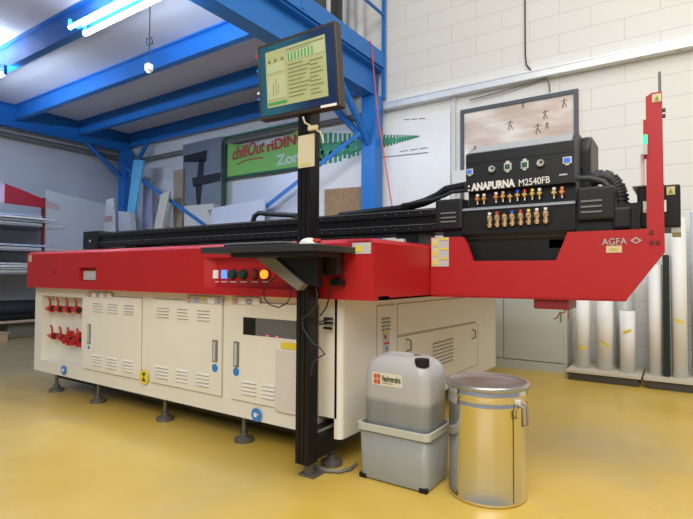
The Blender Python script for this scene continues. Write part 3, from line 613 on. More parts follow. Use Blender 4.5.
a, b = FY(YC-.003, 606, 245.9), FY(YC-.003, 622, 252.5); MB().box((a.x, YC-.003, b.z), (b.x, YC, a.z), mat('beige_label', (.66, .50, .30), .5)).box((a.x+.015, YC-.004, b.z+.01), (b.x-.02, YC-.002, a.z-.012), mat('label_olive', (.5, .42, .12), .5)).build('small_label', None, g)
for px, py in ((651.5, 232.5), (651.5, 242.5), (658, 242.5)):
    p = FY(YC, px, py); MB().cyl((p.x, YC+.001, p.z), (p.x, YC-.006, p.z), .010, mat('bolt_dark', (.12, .01, .01), .4), n=10).build('bolt', None, g)
a, b = FY(YC-.003, 652, 93.5), FY(YC-.003, 661.3, 101); m = MB(); m.box((a.x, YC-.003, b.z), (b.x, YC-.0005, a.z-.005), mat('pale_sticker', (.62, .58, .32), .5)); m.prism([(a.x+.01, YC-.005, b.z+.006), (b.x-.008, YC-.005, b.z+.006), ((a.x+b.x)/2, YC-.005, a.z-.012)], (0, .002, 0), mat('olive_mark', (.25, .26, .03), .5)); m.build('warning_label', None, g)
p = FY(YC+.05, 660, 93); MB().cyl((p.x, YC+.02, p.z-.05), (p.x, YC+.02, FY(YC+.05, 660, 74).z), .006, n=8).build('antenna_rod', mgrey, g)
a, b = FY(YC, 643.2, 120.5), FY(YC, 646.2, 134); box('lamp_bracket', (a.x, YC-.012, FY(YC, 644, 158).z), (b.x, YC+.03, a.z), red, g)
a, b = FY(YC-.02, 642.8, 135.5), FY(YC-.02, 647.5, 144); box('indicator_lamp', (a.x, YC-.03, b.z), (b.x, YC-.0125, a.z), mat('lit_green', (.03, .75, .30), .4, emit=.9), g)
a, b = FY(YC-.02, 643, 144.5), FY(YC-.02, 647.5, 154.5); box('lamp_base', (a.x, YC-.03, b.z), (b.x, YC-.0125, a.z), lgrey, g)
a, b = FY(YC+.02, 640.5, 154), FY(YC+.02, 645, 185); box('light_strip', (a.x, YC+.02, b.z), (b.x, YC+.034, a.z), mat('pink_white', (.62, .48, .50), .4), g)
for py in (109.5, 115.3): p = FY(YC, 662.5, py); box('screw_stub', (p.x-.01, YC+.01, p.z-.008), (p.x+.012, YC+.025, p.z+.008), dgrey, g)
a, b = FY(YC+.03, 534, 299), FY(YC+.03, 569, 310); box('drip_box', (a.x, YC+.02, b.z), (b.x, YC+.25, FY(YC, 560, 299).z), mat('dull_red', (.22, .01, .015), .5), g, .006)
p = FY(YC+.03, 566, 309); MB().tube([p, p+Vector((-.01, 0, -.02)), p+Vector((-.03, 0, -.02)), p+Vector((-.045, 0, -.05)), p+Vector((-.06, 0, -.055))], .004, n=6).tube([p+Vector((.01, 0, 0)), p+Vector((.012, 0, -.05))], .004, n=6).build('wire', mat('wire_brown', (.25, .06, .04), .5), g)

# gantry beam
YG = 3.0
m = MB(); xe = FY(YG, 86, 240).x; zb0, zb1 = 1.325, 1.485
m.box((xe, YG, zb0), (-.28, YG+.3, zb1), blackm, .006)
m.box((xe+.3, YG-.02, zb1-.05), (-.28, YG, zb1-.012), black); m.box((xe+.3, YG-.02, zb0+.012), (-.28, YG, zb0+.05), black)
bo = m.build('gantry_beam', blackm, pr)
m = MB(); x = xe+.5
while x < -1.3: m.cyl((x, YG-.021, zb1-.03), (x, YG-.023, zb1-.03), .004, mgrey, n=6); m.cyl((x, YG-.021, zb0+.03), (x, YG-.023, zb0+.03), .004, mgrey, n=6); x += .09
m.box((xe+.3, YG-.0225, zb1-.014), (-.3, YG-.019, zb1-.010), mgrey); m.box((xe+.3, YG-.0225, zb0+.052), (-.3, YG-.018, zb0+.055), mgrey); m.build('rail_strip', None, bo)
m = MB(); m.box((xe-.01, YG-.03, zb0-.02), (xe+.28, YG+.33, zb1+.02), black, .01); p = FY(YG-.03, 90, 241); m.cyl((p.x, YG-.034, p.z), (p.x, YG-.03, p.z), .014, lgrey, n=10); m.build('beam_end', black, bo)
box('beam_support', (RA+.1, YG+.02, 1.2), (RA+.3, YG+.28, zb0), black, bo); box('beam_support', (RB-.35, YG+.02, 1.2), (RB-.18, YG+.28, zb0), black, bo)
# cable chain and hoses on beam
P = [FY(YG+.2, px, py) for px, py in ((296, 215.5), (270, 214), (259, 213), (254.5, 216), (253, 222), (252, 230))]
MB().tube(P, .022, n=10).build('hose', dgrey, bo)
P = [FY(YG+.15, px, py) for px, py in ((340, 216), (400, 209), (425, 202), (438, 196), (446, 190), (466, 186))]
MB().tube(P, .03, n=10).build('cable_chain', black, bo)
P = [FY(YG+.05, px, py) for px, py in ((402, 205), (432, 200), (444, 196), (452, 192), (470, 190))]
MB().tube(P, .012, n=8).build('hose', dgrey, bo)

# carriage
yc = 2.93
cw = [FY(yc, 466, 164), FY(yc, 574.5, 150.7)]
X0, X1 = FY(yc, 466, 165).x, FY(yc, 574.5, 165).x
zs, ztp, zbt = 1.728, 1.782, FY(yc, 520, 187).z
head = mat('head_charcoal', (.012, .013, .015), .42)
m = MB()
m.prism([(X0, yc, zbt), (X0, yc, zs-.002), (X0, yc+.004, zs-.001), (X0, yc, zs), (X0, yc, ztp), (X0, yc+.15, ztp+.075), (X0, yc+.42, ztp+.075), (X0, yc+.42, zbt)], (X1-X0, 0, 0), head)
m.prism([(X0+.012, yc+.01, ztp+.007), (X1-.012, yc+.01, ztp+.007), (X1-.03, yc+.146, ztp+.075), (X0+.03, yc+.146, ztp+.075)], (0, -.001, .004), mat('lid_grey', (.30, .33, .37), .3))
m.box((X0, yc-.002, zs-.003), (X1, yc+.01, zs+.001), black)
m.box((X0, yc+.045, zbt-.11), (X1, yc+.42, zbt), black)
# lower housing
zl = FY(2.9, 520, 205.5).z
m.prism([(X0-.01, 2.885, zl), (X0-.01, 2.975, zl+.004), (X0-.01, 2.975, zl-.3), (X0-.01, 2.93, zl-.3), (X0-.01, 2.885, zl-.15)], (X1-X0+.02, 0, 0), black)
m.prism([(X0-.01, 2.884, zl-.014), (X0-.01, 2.876, zl-.012), (X0-.01, 2.890, zl+.004), (X0-.01, 2.975, zl+.006)], (X1-X0+.02, 0, 0), mat('ledge_highlight', (.24, .27, .30), .3))  # light caught by the ledge, painted as a paler chamfer strip
m.box((X0-.01, 2.893, zl-.18), (X1+.01, 2.975, zl-.165), dgrey)
m.build
ca = m.build('print_carriage', head, pr)
# side boxes with louvres
def louvre_box(px0, py0, px1, py1, y, depth, nm='side_box', lp=None):
    a, b = FY(y, px0, py0), FY(y, px1, py1); mm = MB(); mm.box((a.x, y, b.z), (b.x, y+depth, a.z), head, .015)
    if lp:
        for py in lp[1]:
            c, d = FY(y, lp[0][0], py), FY(y, lp[0][1], py); mm.box((c.x, y-.006, c.z-.005), (d.x, y+.002, c.z+.004), mgrey)
    return mm.build(nm, head, ca)
louvre_box(435, 200, 462, 229, 2.87, .12, lp=((441, 456), (213.5, 218, 222)))
louvre_box(576, 187.5, 615, 219, 2.87, .12, lp=((581, 602), (201.5, 207, 212.3)))
louvre_box(612, 207, 631, 228.5, 2.88, .1)
a, b = FY(2.88, 548, 215), FY(2.88, 640, 235); MB().box((a.x, 2.9, 1.2), (b.x, 2.96, 1.42)).build('lower_shroud', black, ca)
a, b = FY(2.92, 440, 229), FY(2.92, 470, 300); MB().box((a.x+.03, 2.9, 1.15), (X0, 2.96, 1.34)).build('lower_shroud', black, ca)
MB().box((X0, 2.9, 1.0), (X1+.15, 2.97, 1.25)).build('lower_shroud', black, ca)
# rounded back housing
m = MB(); xr = -.435; m.prism([(X1-.12, yc+.25, 1.5), (X1-.12, yc+.25, 1.80), (X1-.12, yc+.30, 1.865), (X1-.12, yc+.36, 1.885), (X1-.12, yc+.6, 1.885), (X1-.12, yc+.6, 1.5)], (xr-X1+.12, 0, 0)); m.build('back_housing', head, ca, bev=.02)
p = FX(X1, 581, 168); MB().cyl((X1-.001, p.y, p.z), (X1+.006, p.y, p.z), .014, n=14).build('side_port', black, ca)
# displays and gauges
def screen(px, py, w_, h_, mm_, mf):
    p = FY(yc, px, py); t = MB(); t.box((p.x-w_, yc-.012, p.z-h_), (p.x+w_, yc, p.z+h_), mf, .003); t.box((p.x-w_*.7, yc-.015, p.z-h_*.62), (p.x+w_*.7, yc-.011, p.z+h_*.62), mm_); t.box((p.x-w_*.45, yc-.01, p.z-h_*1.45), (p.x+w_*.45, yc, p.z-h_), mf)
    return t
sb = mat('lit_blue_lcd', (.02, .14, .62), .3, emit=.35); sgm = mat('green_lcd', (.03, .10, .05), .3); bz = mat('bezel_white', (.55, .58, .56), .4)
screen(470.3, 172, .019, .018, sb, bz).build('blue_display', None, ca)
screen(567.5, 160.5, .023, .019, sb, bz).build('blue_display', None, ca)
for px, py in ((508, 167), (525, 165)): t = screen(px, py, .021, .022, sgm, bz); p = FY(yc, px, py); t.box((p.x-.01, yc-.01, p.z+.02), (p.x+.01, yc, p.z+.034), bz); t.build('green_display', None, ca)
for px, py in ((492.5, 169.5), (541, 163.5)): p = FY(yc, px, py); MB().cyl((p.x, yc, p.z), (p.x, yc-.02, p.z), .021, mgrey, n=24).cyl((p.x, yc-.02, p.z), (p.x, yc-.022, p.z), .018, mat('gauge_face', (.42, .42, .40), .5), n=24).box((p.x-.002, yc-.024, p.z-.003), (p.x+.012, yc-.021, p.z+.010), ink).build('pressure_gauge', None, ca)
p = FY(yc, 563.3, 174.6); box('nameplate', (p.x-.021, yc-.003, p.z-.004), (p.x+.021, yc, p.z+.004), lgrey, ca)
tw = mat('lettering_white', (.72, .72, .70), .5)
for py in (186.3, 190.3): p = FY(yc-.003, 468.8, py); box('lettering_dot', (p.x-.0055, yc-.003, p.z-.005), (p.x+.0055, yc, p.z+.005), tw, ca)
ptext('ANAPURNA', yc-.003, (471.2, 190.9), (515, 186.2), 7.0, tw, ca, bold=.05)
ptext('M2540FB', yc-.003, (519, 186.2), (550, 182.6), 6.6, tw, ca, bold=.008)
colr = {'w': white, 'k': rubber, 'b': mat('knob_blue', (.02, .12, .7), .4), 'r': mat('knob_red', (.7, .03, .05), .4), 'y': mat('knob_yellow', (.75, .7, .05), .4), 'o': mat('knob_orange', (.7, .25, .08), .4), 'p': mat('knob_pink', (.7, .35, .33), .4)}
def fitting_valve(px, py, c, y, s=1.0, mm_=None):
    p = FY(y, px, py); t = MB(); bm_ = mm_ or brass
    t.cyl(p+Vector((0, 0, -.022*s)), p+Vector((0, 0, .014*s)), .007*s, bm_, n=10); t.cyl(p+Vector((-.013*s, 0, 0)), p+Vector((.013*s, 0, 0)), .006*s, bm_, n=10); t.cyl(p+Vector((0, .03, 0)), p+Vector((0, -.012, 0)), .010*s, bm_, n=10)
    t.cyl(p+Vector((0, 0, -.034*s)), p+Vector((0, 0, -.022*s)), .004*s, colr['w'], n=8); t.cyl(p+Vector((0, 0, .014*s)), p+Vector((0, 0, .028*s)), .0095*s, colr[c], n=12)
    return t.build('ink_valve', None, ca)
ob = mat('copper_orange', (.75, .28, .10), .35, metal=.6)
for px, py, c, mm_ in ((477.5, 199, 'w', ob), (484, 198.5, 'w', None), (496, 197, 'w', ob), (503, 196.2, 'p', None), (510, 196.3, 'k', None), (517.5, 195, 'b', None), (524.7, 194.5, 'r', None), (532.3, 193.8, 'y', None), (539.5, 193.2, 'w', None), (554, 192.5, 'w', None), (562, 191.8, 'o', ob)): fitting_valve(px, py, c, 2.945, 1.0, mm_)
a, b = FY(2.884, 483.5, 212), FY(2.884, 551.5, 221)
MB().box((a.x, 2.878, b.z-.012), (b.x, 2.8845, a.z-.012)).build('valve_block', rubber, ca)
for px in (489.5, 497, 504.5, 512, 520.5, 528.5, 536.7, 545.5):
    p = FY(2.862, px, 222.5-(px-489)*.085); MB().cyl(p+Vector((0, .016, .018)), p+Vector((0, .0, .018)), .014, n=12).cyl(p+Vector((0, .006, .01)), p+Vector((0, .006, -.03)), .011, n=10).cyl(p+Vector((-.012, .004, -.016)), p+Vector((.012, .004, -.016)), .007, n=8).build('valve_body', mat('dull_brass', (.60, .42, .22), .4, metal=.6), ca)
for px, c in zip((489.5, 497, 504.5, 512, 520.5, 528.5, 536.7, 545.5), 'wrkbryww'): fitting_valve(px, 217.2-(px-489)*.085, c, 2.862, .95, mat('dull_brass', (.60, .42, .22), .4, metal=.6))
# cable chain arc at right and beam end box
arc = [FY(3.05, px, py) for px, py in ((590, 181), (597, 177.5), (604, 177), (611, 180), (617, 187), (620, 196), (621, 208), (621, 222))]
m = MB(); m.tube(arc, .035, n=10)
for i in range(len(arc)-1):
    for q in (0, .33, .66):
        c_ = arc[i].lerp(arc[i+1], q); d = (arc[i+1]-arc[i]).normalized(); m.cyl(c_-d*.006, c_+d*.006, .042, dgrey, n=10)
m.build('cable_chain', dgrey, ca)
MB().tube([FY(2.9, px, py) for px, py in ((577, 178.5), (590, 178.5), (603, 181.5), (611, 189), (614, 200), (616, 215))], .016, n=10).build('hose', dgrey, ca)
a, b = FY(2.97, 636.8, 187.0), FY(2.97, 681, 227)
m = MB(); m.box((a.x, 2.97, b.z), (b.x, 3.38, a.z), black, .012); m.box((a.x-.02, 2.96, a.z-.002), (a.x+.12, 3.36, a.z+.004), mgrey); m.box((b.x-.04, 2.98, b.z-.025), (b.x, 3.36, b.z), mat('end_grey', (.42, .42, .40), .5)); eb = m.build('beam_end', black, bo)
a, b = FY(2.968, 666.5, 187), FY(2.968, 675, 194.4); m = MB(); m.box((a.x, 2.966, b.z), (b.x, 2.97, a.z), mat('pale_yellow', (.6, .6, .3), .5)); m.prism([(a.x+.008, 2.964, b.z+.007), (b.x-.008, 2.964, b.z+.007), ((a.x+b.x)/2, 2.964, a.z-.007)], (0, .002, 0), mat('olive_mark', (.25, .26, .03), .5)); m.build('warning_label', None, bo)
a, b = FY(2.968, 643, 201.5), FY(2.968, 666.5, 211.5); m = MB(); m.box((a.x, 2.966, b.z), (b.x, 2.97, a.z), white); m.prism([(a.x+.01, 2.964, b.z+.008), (a.x+.05, 2.964, b.z+.008), (a.x+.03, 2.964, a.z-.01)], (0, .002, 0), lred); m.build('warning_label', None, bo)

# ------------------------------------------------------------------ console stand
st = thing('console_stand', (-1.63, 2.06, 0), 'black aluminium post with monitor on top and keyboard tray in front of the printer', 'monitor stand')
px0 = FY(2.02, 295.7, 300).x+.006; wd = .082
m = MB(); zt = 1.95
for a, b in ((0, .024), (.029, .053), (.058, wd)): m.box((px0+a, 2.02, .075), (px0+b, 2.10, zt))
m.box((px0+.004, 2.026, .076), (px0+wd-.004, 2.094, zt)); 
m.build('post', blackm, st)
m = MB(); m.box((px0-.01, 2.055, 0), (px0+wd+.01, 2.19, .01), None, .003); m.box((px0+.02, 2.07, .01), (px0+wd-.02, 2.095, .076)); m.tube([FZ(.012, *p) for p in ((311, 464.5), (318, 468), (328, 471), (340, 471.5), (350, 469), (356, 464))], .009, mgrey, 8); m.build('floor_pad', MATS['foot_steel'], st)
a = FY(2.10, 318, 425); m = MB(); m.box((px0+.012, 2.104, .085), (px0+wd-.002, 2.50, .235), None, .004); m.box((px0+wd-.002, 2.104, .222), (px0+wd, 2.50, .235), mgrey); m.build('stand_bracket', black, pr)
# tray
tz = 1.187; p1 = FZ(tz, 200.5, 247); p2 = FZ(tz, 317.5, 243.8)
tx0, tx1, ty0, ty1 = p1.x-.045, p2.x, (p1.y+p2.y)/2, 2.125
m = MB(); m.box((tx0, ty0, tz-.032), (tx1, 2.015, tz), dgrey, .004); m.box((px0+wd+.004, 2.01, tz-.032), (tx1, ty1, tz), dgrey, .004); m.box((tx0+.2, ty0+.03, tz-.055), (tx1-.02, 2.015, tz-.032), black)
m.build('keyboard_tray', dgrey, st)
Q = [FY(1.95, *p) for p in ((254, 257), (273.5, 257), (303.5, 283.5), (297.5, 290.5))]
m = MB(); m.prism(Q, (0, .05, 0), mat('bracket_grey', (.20, .19, .17), .5)); Q = [FY(1.97, *p) for p in ((272, 255), (318, 255), (318, 287), (303.5, 283.5))]; m.prism(Q, (0, .04, 0), black); m.build('tray_bracket', None, st)
# monitor
ym = 2.0; ycn = [FY(ym, 257, 47), FY(ym, 335, 20), FY(ym, 341, 106), FY(ym, 260, 121)]
mx0, mx1, mz0, mz1 = -1.945, -1.405, 1.883, 2.315
dx = -.0
cr = [Vector((mx0-.008, ym, mz1-.002)), Vector((mx1-.015, ym, mz1)), Vector((mx1+.022, ym, mz0-.008)), Vector((mx0+.022, ym, mz0+.008))]
m = MB(); m.prism(cr, (0, .05, 0)); mon = m.build('monitor', mat('monitor_brown', (.045, .035, .03), .4), st, bev=.006)
def mp(u, v, y): return Vector(((1-v)*((1-u)*cr[0]+u*cr[1])+v*((1-u)*cr[3]+u*cr[2])).to_tuple()) - Vector((0, ym-y, 0))
def mq(mm, u0, v0, u1, v1, y, mt): mm.prism([mp(u0, v0, y), mp(u1, v0, y), mp(u1, v1, y), mp(u0, v1, y)], (0, .002, 0), mt)
def desk_mat():
    m = bpy.data.materials.new('desktop_glow'); m.use_nodes = True; nt = m.node_tree; b = nt.nodes['Principled BSDF']; L = nt.links.new
    tc = nt.nodes.new('ShaderNodeTexCoord'); sx = nt.nodes.new('ShaderNodeSeparateXYZ'); L(tc.outputs['Generated'], sx.inputs[0])
    r = nt.nodes.new('ShaderNodeValToRGB'); L(sx.outputs[0], r.inputs[0]); e = r.color_ramp.elements
    e[0].color = (.03, .22, .30, 1); e[1].color = (.012, .03, .13, 1); e[1].position = .7; k = e.new(.25); k.color = (.04, .26, .33, 1)
    L(r.outputs[0], b.inputs['Emission Color']); b.inputs['Emission Strength'].default_value = .3; b.inputs['Base Color'].default_value = (.01, .02, .04, 1); b.inputs['Roughness'].default_value = .15; return m
m = MB(); mq(m, .035, .045, .965, .955, ym-.003, desk_mat()); sc = m.build('screen', None, mon)
ye = mat('window_yellow', (.34, .36, .17), .3, emit=.22); gl = mat('screen_green', (.05, .28, .09), .3, emit=.2); gk = mat('screen_dark', (.17, .19, .09), .3, emit=.15); gy = mat('screen_pale', (.36, .39, .22), .3, emit=.3)
m = MB(); mq(m, .12, .13, .875, .86, ym-.005, ye)
mq(m, .14, .46, .37, .76, ym-.007, gy); mq(m, .14, .30, .36, .42, ym-.007, gy); mq(m, .40, .17, .86, .33, ym-.007, gy)
for k in range(8): mq(m, .42+k*.042, .225-.0*k, .436+k*.042, .32, ym-.009, gl)
for k in range(9): mq(m, .41, .37+k*.05, .60+.03*((k*7) % 4), .376+k*.05, ym-.009, gk); mq(m, .68, .39+k*.05, .84-.03*((k*5) % 3), .396+k*.05, ym-.009, gk)
for a_ in (.16, .24, .33): mq(m, a_, .25, a_+.03, .28, ym-.009, gk)
mq(m, .21, .56, .215, .72, ym-.009, gk); mq(m, .25, .50, .254, .72, ym-.009, gk); mq(m, .28, .58, .284, .70, ym-.009, gk); mq(m, .14, .80, .38, .83, ym-.009, gl); mq(m, .40, .17, .86, .18, ym-.009, gk); mq(m, .40, .20, .70, .205, ym-.009, gk)
m.build('screen_window', None, sc)
m = MB(); mq(m, .78, .955, .96, .985, ym-.004, white); m.build('brand_strip', None, mon)
m = MB()
for v_ in (.12, .32, .62, .70): mq(m, -.012, v_, .02, v_+.03, ym-.006, (yellow, lred, whitep, lblue)[int(v_*10) % 4])
m.build('edge_marks', None, mon)
MB().box((px0+.01, 2.052, 1.9), (px0+wd-.01, 2.09, 2.1)).build('monitor_mount', black, st)
# hanging tag and note on post
a, b = FY(2.015, 298.5, 136.5), FY(2.015, 315, 166); MB().box((a.x, 2.012, b.z), (b.x-.005, 2.018, a.z), mat('note_paper', (.62, .56, .38), .7)).box((a.x+.02, 2.010, b.z+.012), (b.x-.03, 2.013, b.z+.022), mat('note_yellow', (.62, .55, .12), .6)).build('paper_note', None, st)
P = [FY(2.0, *p) for p in ((303, 117), (305, 123), (309, 125), (315, 129), (320, 132), (322, 136), (323.5, 143))]
m = MB(); m.tube(P, .005, n=6); a = FY(2.0, 313, 128); m.box(a-Vector((.03, .008, .012)), a+Vector((.03, .008, .012)), None, .004); m.build('cable_plug', mat('beige_cable', (.58, .50, .30), .6), st)
# cables at the post
P = [FY(1.99, *p) for p in ((277, 276), (268, 283), (263.5, 292), (264.5, 299), (270, 305), (279, 307.5), (287, 303), (291, 296), (290.5, 288), (289, 285))]
MB().tube(P, .0035, n=6).build('cable', black, st)
P = [FY(1.99, *p) for p in ((308, 277), (314, 281), (317, 292), (317, 305), (310, 313), (302, 319), (303, 328), (311, 341), (320, 348), (325, 354), (318, 358), (313, 362), (311, 375))]
MB().tube(P, .004, n=6).build('cable', dgrey, st)
P = [FY(2.06, *p) for p in ((327, 255), (326, 268), (330, 280), (330, 295), (326, 308), (320, 316))]
MB().tube(P, .004, n=6).tube([FY(2.06, 319, 322), FY(2.1, 326, 320), FY(2.17, 333, 319)], .004, n=6).tube([FY(2.06, 319, 324), FY(2.1, 326, 324), FY(2.17, 333, 323)], .004, n=6).build('cable', black, st)

# keyboard and mouse and cloth on the tray
kb = thing('keyboard', (-1.8, 1.86, tz), 'slim dark keyboard on the black tray in front of the monitor post', 'keyboard')
kx0, kx1 = tx0+.145, tx1-.20
box('case', (kx0, ty0+.03, tz+.001), (kx1, ty0+.16, tz+.014), dgrey, kb, .003)
m = MB()
for i in range(5):
    for j in range(16):
        wx = (kx1-kx0-.02)/16; m.box((kx0+.01+j*wx, ty0+.038+i*.023, tz+.014), (kx0+.01+j*wx+wx*.8, ty0+.038+i*.023+.018, tz+.019))
m.build('keys', mat('key_grey', (.24, .24, .24), .5), kb)
ms = thing('computer_mouse', (tx1-.1, 1.9, tz), 'pale mouse with a red button on the right of the keyboard tray', 'mouse')
bm = bmesh.new(); bmesh.ops.create_uvsphere(bm, u_segments=20, v_segments=12, radius=1)
mc = FZ(tz, 306, 244); mc = Vector((tx1-.115, ty0+.12, tz+.001))
for v in bm.verts: v.co = Vector((mc.x+v.co.x*.058, mc.y+v.co.y*.035, mc.z+max(0, v.co.z)*.036))
MB().frombm(bm, None, True).build('shell', mat('mouse_white', (.70, .70, .66), .5), ms)
box('button', (mc.x+.035, mc.y-.02, tz+.012), (mc.x+.062, mc.y+.02, tz+.030), lred, ms, .006)

# ------------------------------------------------------------------ tub, jerrycan, drum
tb = thing('plastic_tub', (-1.21, 2.36, 0), 'translucent grey plastic tub on the yellow floor holding the jerrycan', 'tub')
tubm = mat('tub_plastic', (.28, .29, .265), .35, noise=.06)
tx0_, tx1_, ty0_, ty1_, th = -1.405, -1.025, 2.225, 2.50, .278
m = MB()
def loop(x0, x1, y0, y1, z, r=.03, n=5):
    P = []
    for cx, cy, a0 in ((x1-r, y0+r, -90), (x1-r, y1-r, 0), (x0+r, y1-r, 90), (x0+r, y0+r, 180)):
        for k in range(n): a = math.radians(a0+90*k/(n-1)); P.append(Vector((cx+r*math.cos(a), cy+r*math.sin(a), z)))
    return P
def loft(mm, loops, mt=None, cap0=True, cap1=False, sm=True):
    n = len(loops[0]); vs_ = [p for l in loops for p in l]
    mm.add(vs_, [[i*n+k, i*n+(k+1) % n, (i+1)*n+(k+1) % n, (i+1)*n+k] for i in range(len(loops)-1) for k in range(n)], mt, sm)
    if cap0: mm.add(loops[0], [list(range(n))[::-1]], mt)
    if cap1: mm.add(loops[-1], [list(range(n))], mt)
loft(m, [loop(tx0_, tx1_, ty0_, ty1_, .008), loop(tx0_-.006, tx1_+.006, ty0_-.006, ty1_+.006, th), loop(tx0_, tx1_, ty0_, ty1_, th), loop(tx0_+.008, tx1_-.008, ty0_+.008, ty1_-.008, .02)], None, True, True)
m.build('tub_wall', tubm, tb)
m = MB(); loft(m, [loop(tx0_-.006, tx1_+.006, ty0_-.006, ty1_+.006, th-.03), loop(tx0_-.016, tx1_+.016, ty0_-.016, ty1_+.016, th-.028), loop(tx0_-.017, tx1_+.017, ty0_-.017, ty1_+.017, th+.006), loop(tx0_-.010, tx1_+.010, ty0_-.010, ty1_+.010, th+.008), loop(tx0_-.003, tx1_+.003, ty0_-.003, ty1_+.003, th+.006), loop(tx0_-.008, tx1_+.008, ty0_-.008, ty1_+.008, th-.03)], None, False, False, False)
m.build('rim', mat('tub_rim', (.48, .49, .43), .35), tb)
for x in (tx0_+.02, tx1_-.02): box('corner_pad', (x-.022, ty0_-.005, .0), (x+.022, ty0_+.02, .024), rubber, tb, .006)
# jerrycan
jc = thing('jerrycan', (-1.22, 2.36, .022), 'cloudy plastic jerrycan of grey liquid standing in the tub', 'jerrycan')
jm = bpy.data.materials.new('jerrycan_plastic'); jm.use_nodes = True; nt = jm.node_tree; b = nt.nodes['Principled BSDF']; L = nt.links.new
tc = nt.nodes.new('ShaderNodeTexCoord'); sx = nt.nodes.new('ShaderNodeSeparateXYZ'); L(tc.outputs['Object'], sx.inputs[0])
n_ = nt.nodes.new('ShaderNodeTexNoise'); n_.inputs['Scale'].default_value = 6; mpn = nt.nodes.new('ShaderNodeMapping'); mpn.inputs['Scale'].default_value = (3, 3, .3); L(tc.outputs['Object'], mpn.inputs[0]); L(mpn.outputs[0], n_.inputs[0])
ad = nt.nodes.new('ShaderNodeMath'); ad.operation = 'MULTIPLY_ADD'; ad.inputs[1].default_value = .02; L(n_.outputs['Fac'], ad.inputs[0]); L(sx.outputs[2], ad.inputs[2])
mr = nt.nodes.new('ShaderNodeMapRange'); mr.inputs[1].default_value = .385; mr.inputs[2].default_value = .41; L(ad.outputs[0], mr.inputs[0])
rp = nt.nodes.new('ShaderNodeMix'); rp.data_type = 'RGBA'; rp.inputs[6].default_value = (.16, .19, .195, 1); rp.inputs[7].default_value = (.42, .41, .41, 1); L(mr.outputs[0], rp.inputs[0])
m2 = nt.nodes.new('ShaderNodeMix'); m2.data_type = 'RGBA'; m2.blend_type = 'MULTIPLY'; m2.inputs[0].default_value = .5; L(rp.outputs[2], m2.inputs[6]); L(n_.outputs['Color'], m2.inputs[7])
m3 = nt.nodes.new('ShaderNodeMix'); m3.data_type = 'RGBA'; L(rp.outputs[2], m3.inputs[6]); m3.inputs[7].default_value = (.42, .41, .43, 1); mu = nt.nodes.new('ShaderNodeMath'); mu.operation = 'MULTIPLY'; mu.inputs[1].default_value = .55; L(n_.outputs['Fac'], mu.inputs[0]); L(mu.outputs[0], m3.inputs[0])
L(m3.outputs[2], b.inputs['Base Color']); b.inputs['Roughness'].default_value = .3; b.inputs['Subsurface Weight'].default_value = .0
jx0, jx1, jy0, jy1, jz = -1.397, -1.027, 2.236, 2.49, .635
m = MB(); lp = []
for z, d in ((.022, .02), (.04, 0), (.53, 0), (.575, .008), (.604, .026), (.623, .052), (.633, .085), (jz, .12)):
    lp.append(loop(jx0+d, jx1-d, jy0+d*.8, jy1-d*.8, z, .05, 6))
loft(m, lp, None, True, True); m.build('body', jm, jc)
# moulded handle ridge
m = MB(); m.tube([(jx0+.07, 2.36, jz-.02), (jx0+.11, 2.36, jz-.008), (jx1-.15, 2.36, jz-.008), (jx1-.12, 2.36, jz-.02)], .016, n=10); m.build('handle', jm, jc)
pcx = FY(2.30, 429, 362); m = MB(); m.cyl((jx1-.052, 2.285, jz-.10), (jx1-.052, 2.285, jz-.036), .030, n=24); m.cyl((jx1-.052, 2.285, jz-.040), (jx1-.052, 2.285, jz-.004), .036, n=24); m.build('screw_cap', rubber, jc)
a, b = FY(jy0-.001, 372.5, 371.5), FY(jy0-.001, 402, 388)
lx0, lx1 = a.x, b.x; lz1, lz0 = FY(jy0, 372.5, 371.5).z, FY(jy0, 372.5, 384).z; yl = jy0-.002
m = MB(); m.box((lx0, yl, lz0), (lx1, yl+.003, lz1), mat('label_cream', (.66, .62, .50), .5)); h = (lz1-lz0)
for i in range(2):
    for j in range(2): m.box((lx0+.010+i*.020, yl-.001, lz0+h*(.1+.42*j)), (lx0+.027+i*.020, yl, lz0+h*(.46+.42*j)), mat('label_orange', (.50, .09, .03), .5))
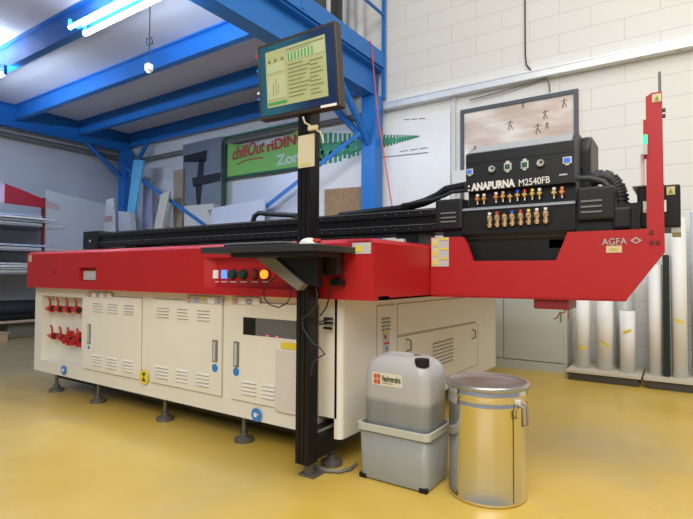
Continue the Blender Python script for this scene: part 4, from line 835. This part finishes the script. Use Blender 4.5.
text('Vandermeulen', 't', (lx0+.056, yl-.001, lz0+h*.38), h*.6, mat('label_green_ink', (.10, .12, .05), .6), width=lx1-lx0-.064, mb=m, bold=.045)
m.box((lx0+.06, yl-.001, lz0+h*.18), (lx0+.12, yl, lz0+h*.23), mgrey); m.build('label', None, jc)
# drum
dd = Vector((ray(487, 400).x, ray(487, 400).y, 0)); dn = dd.dot(Vector((fw.x, fw.y, 0))); dc = dd*(2.455/dn)
dr = thing('metal_drum', (dc.x, dc.y, 0), 'shiny galvanised steel drum with lid reflecting the yellow floor', 'drum')
R_ = .182
drm = mat('drum_metal', (.74, .73, .70), .17, metal=1, noise=.05, nscale=5)
MB().lathe(dc, [(R_-.006, 0), (R_+.002, .004), (R_+.002, .016), (R_, .02), (R_, .435), (R_+.005, .443), (R_, .451), (R_, .485), (R_+.005, .493), (R_, .501), (R_, .525)], None, 64).build('drum_wall', drm, dr)
MB().lathe(dc, [(R_+.0, .515), (R_+.015, .518), (R_+.017, .530), (R_+.013, .539), (R_+.004, .542), (R_-.004, .538), (R_-.012, .531), (R_-.10, .534), (0.0005, .536)], None, 64).build('lid', mat('lid_metal', (.42, .42, .40), .30, metal=.75), dr)
ang = math.atan2(-dc.y, -dc.x)+.88
hx = lambda a_, r_, z_: Vector((dc.x+r_*math.cos(a_), dc.y+r_*math.sin(a_), z_))
MB().tube([hx(ang-.10, R_+.003, .46), hx(ang-.08, R_+.03, .45), hx(ang-.08, R_+.032, .37), hx(ang+.10, R_+.032, .37), hx(ang+.10, R_+.03, .45), hx(ang+.10, R_+.003, .46)], .0045, n=8).build('handle', MATS['foot_steel'], dr)
m = MB(); m.prism([hx(ang-.20, R_+.0005, .02), hx(ang-.19, R_+.0005, .02), hx(ang-.19, R_+.0005, .45), hx(ang-.20, R_+.0005, .45)], (.002, -.002, 0)); m.build('seam', MATS['foot_steel'], dr)
MB().box(hx(ang, R_, .468)-Vector((.02, .02, .014)), hx(ang, R_, .468)+Vector((.012, .012, .014)), None, .004).build('handle_bracket', steel, dr)
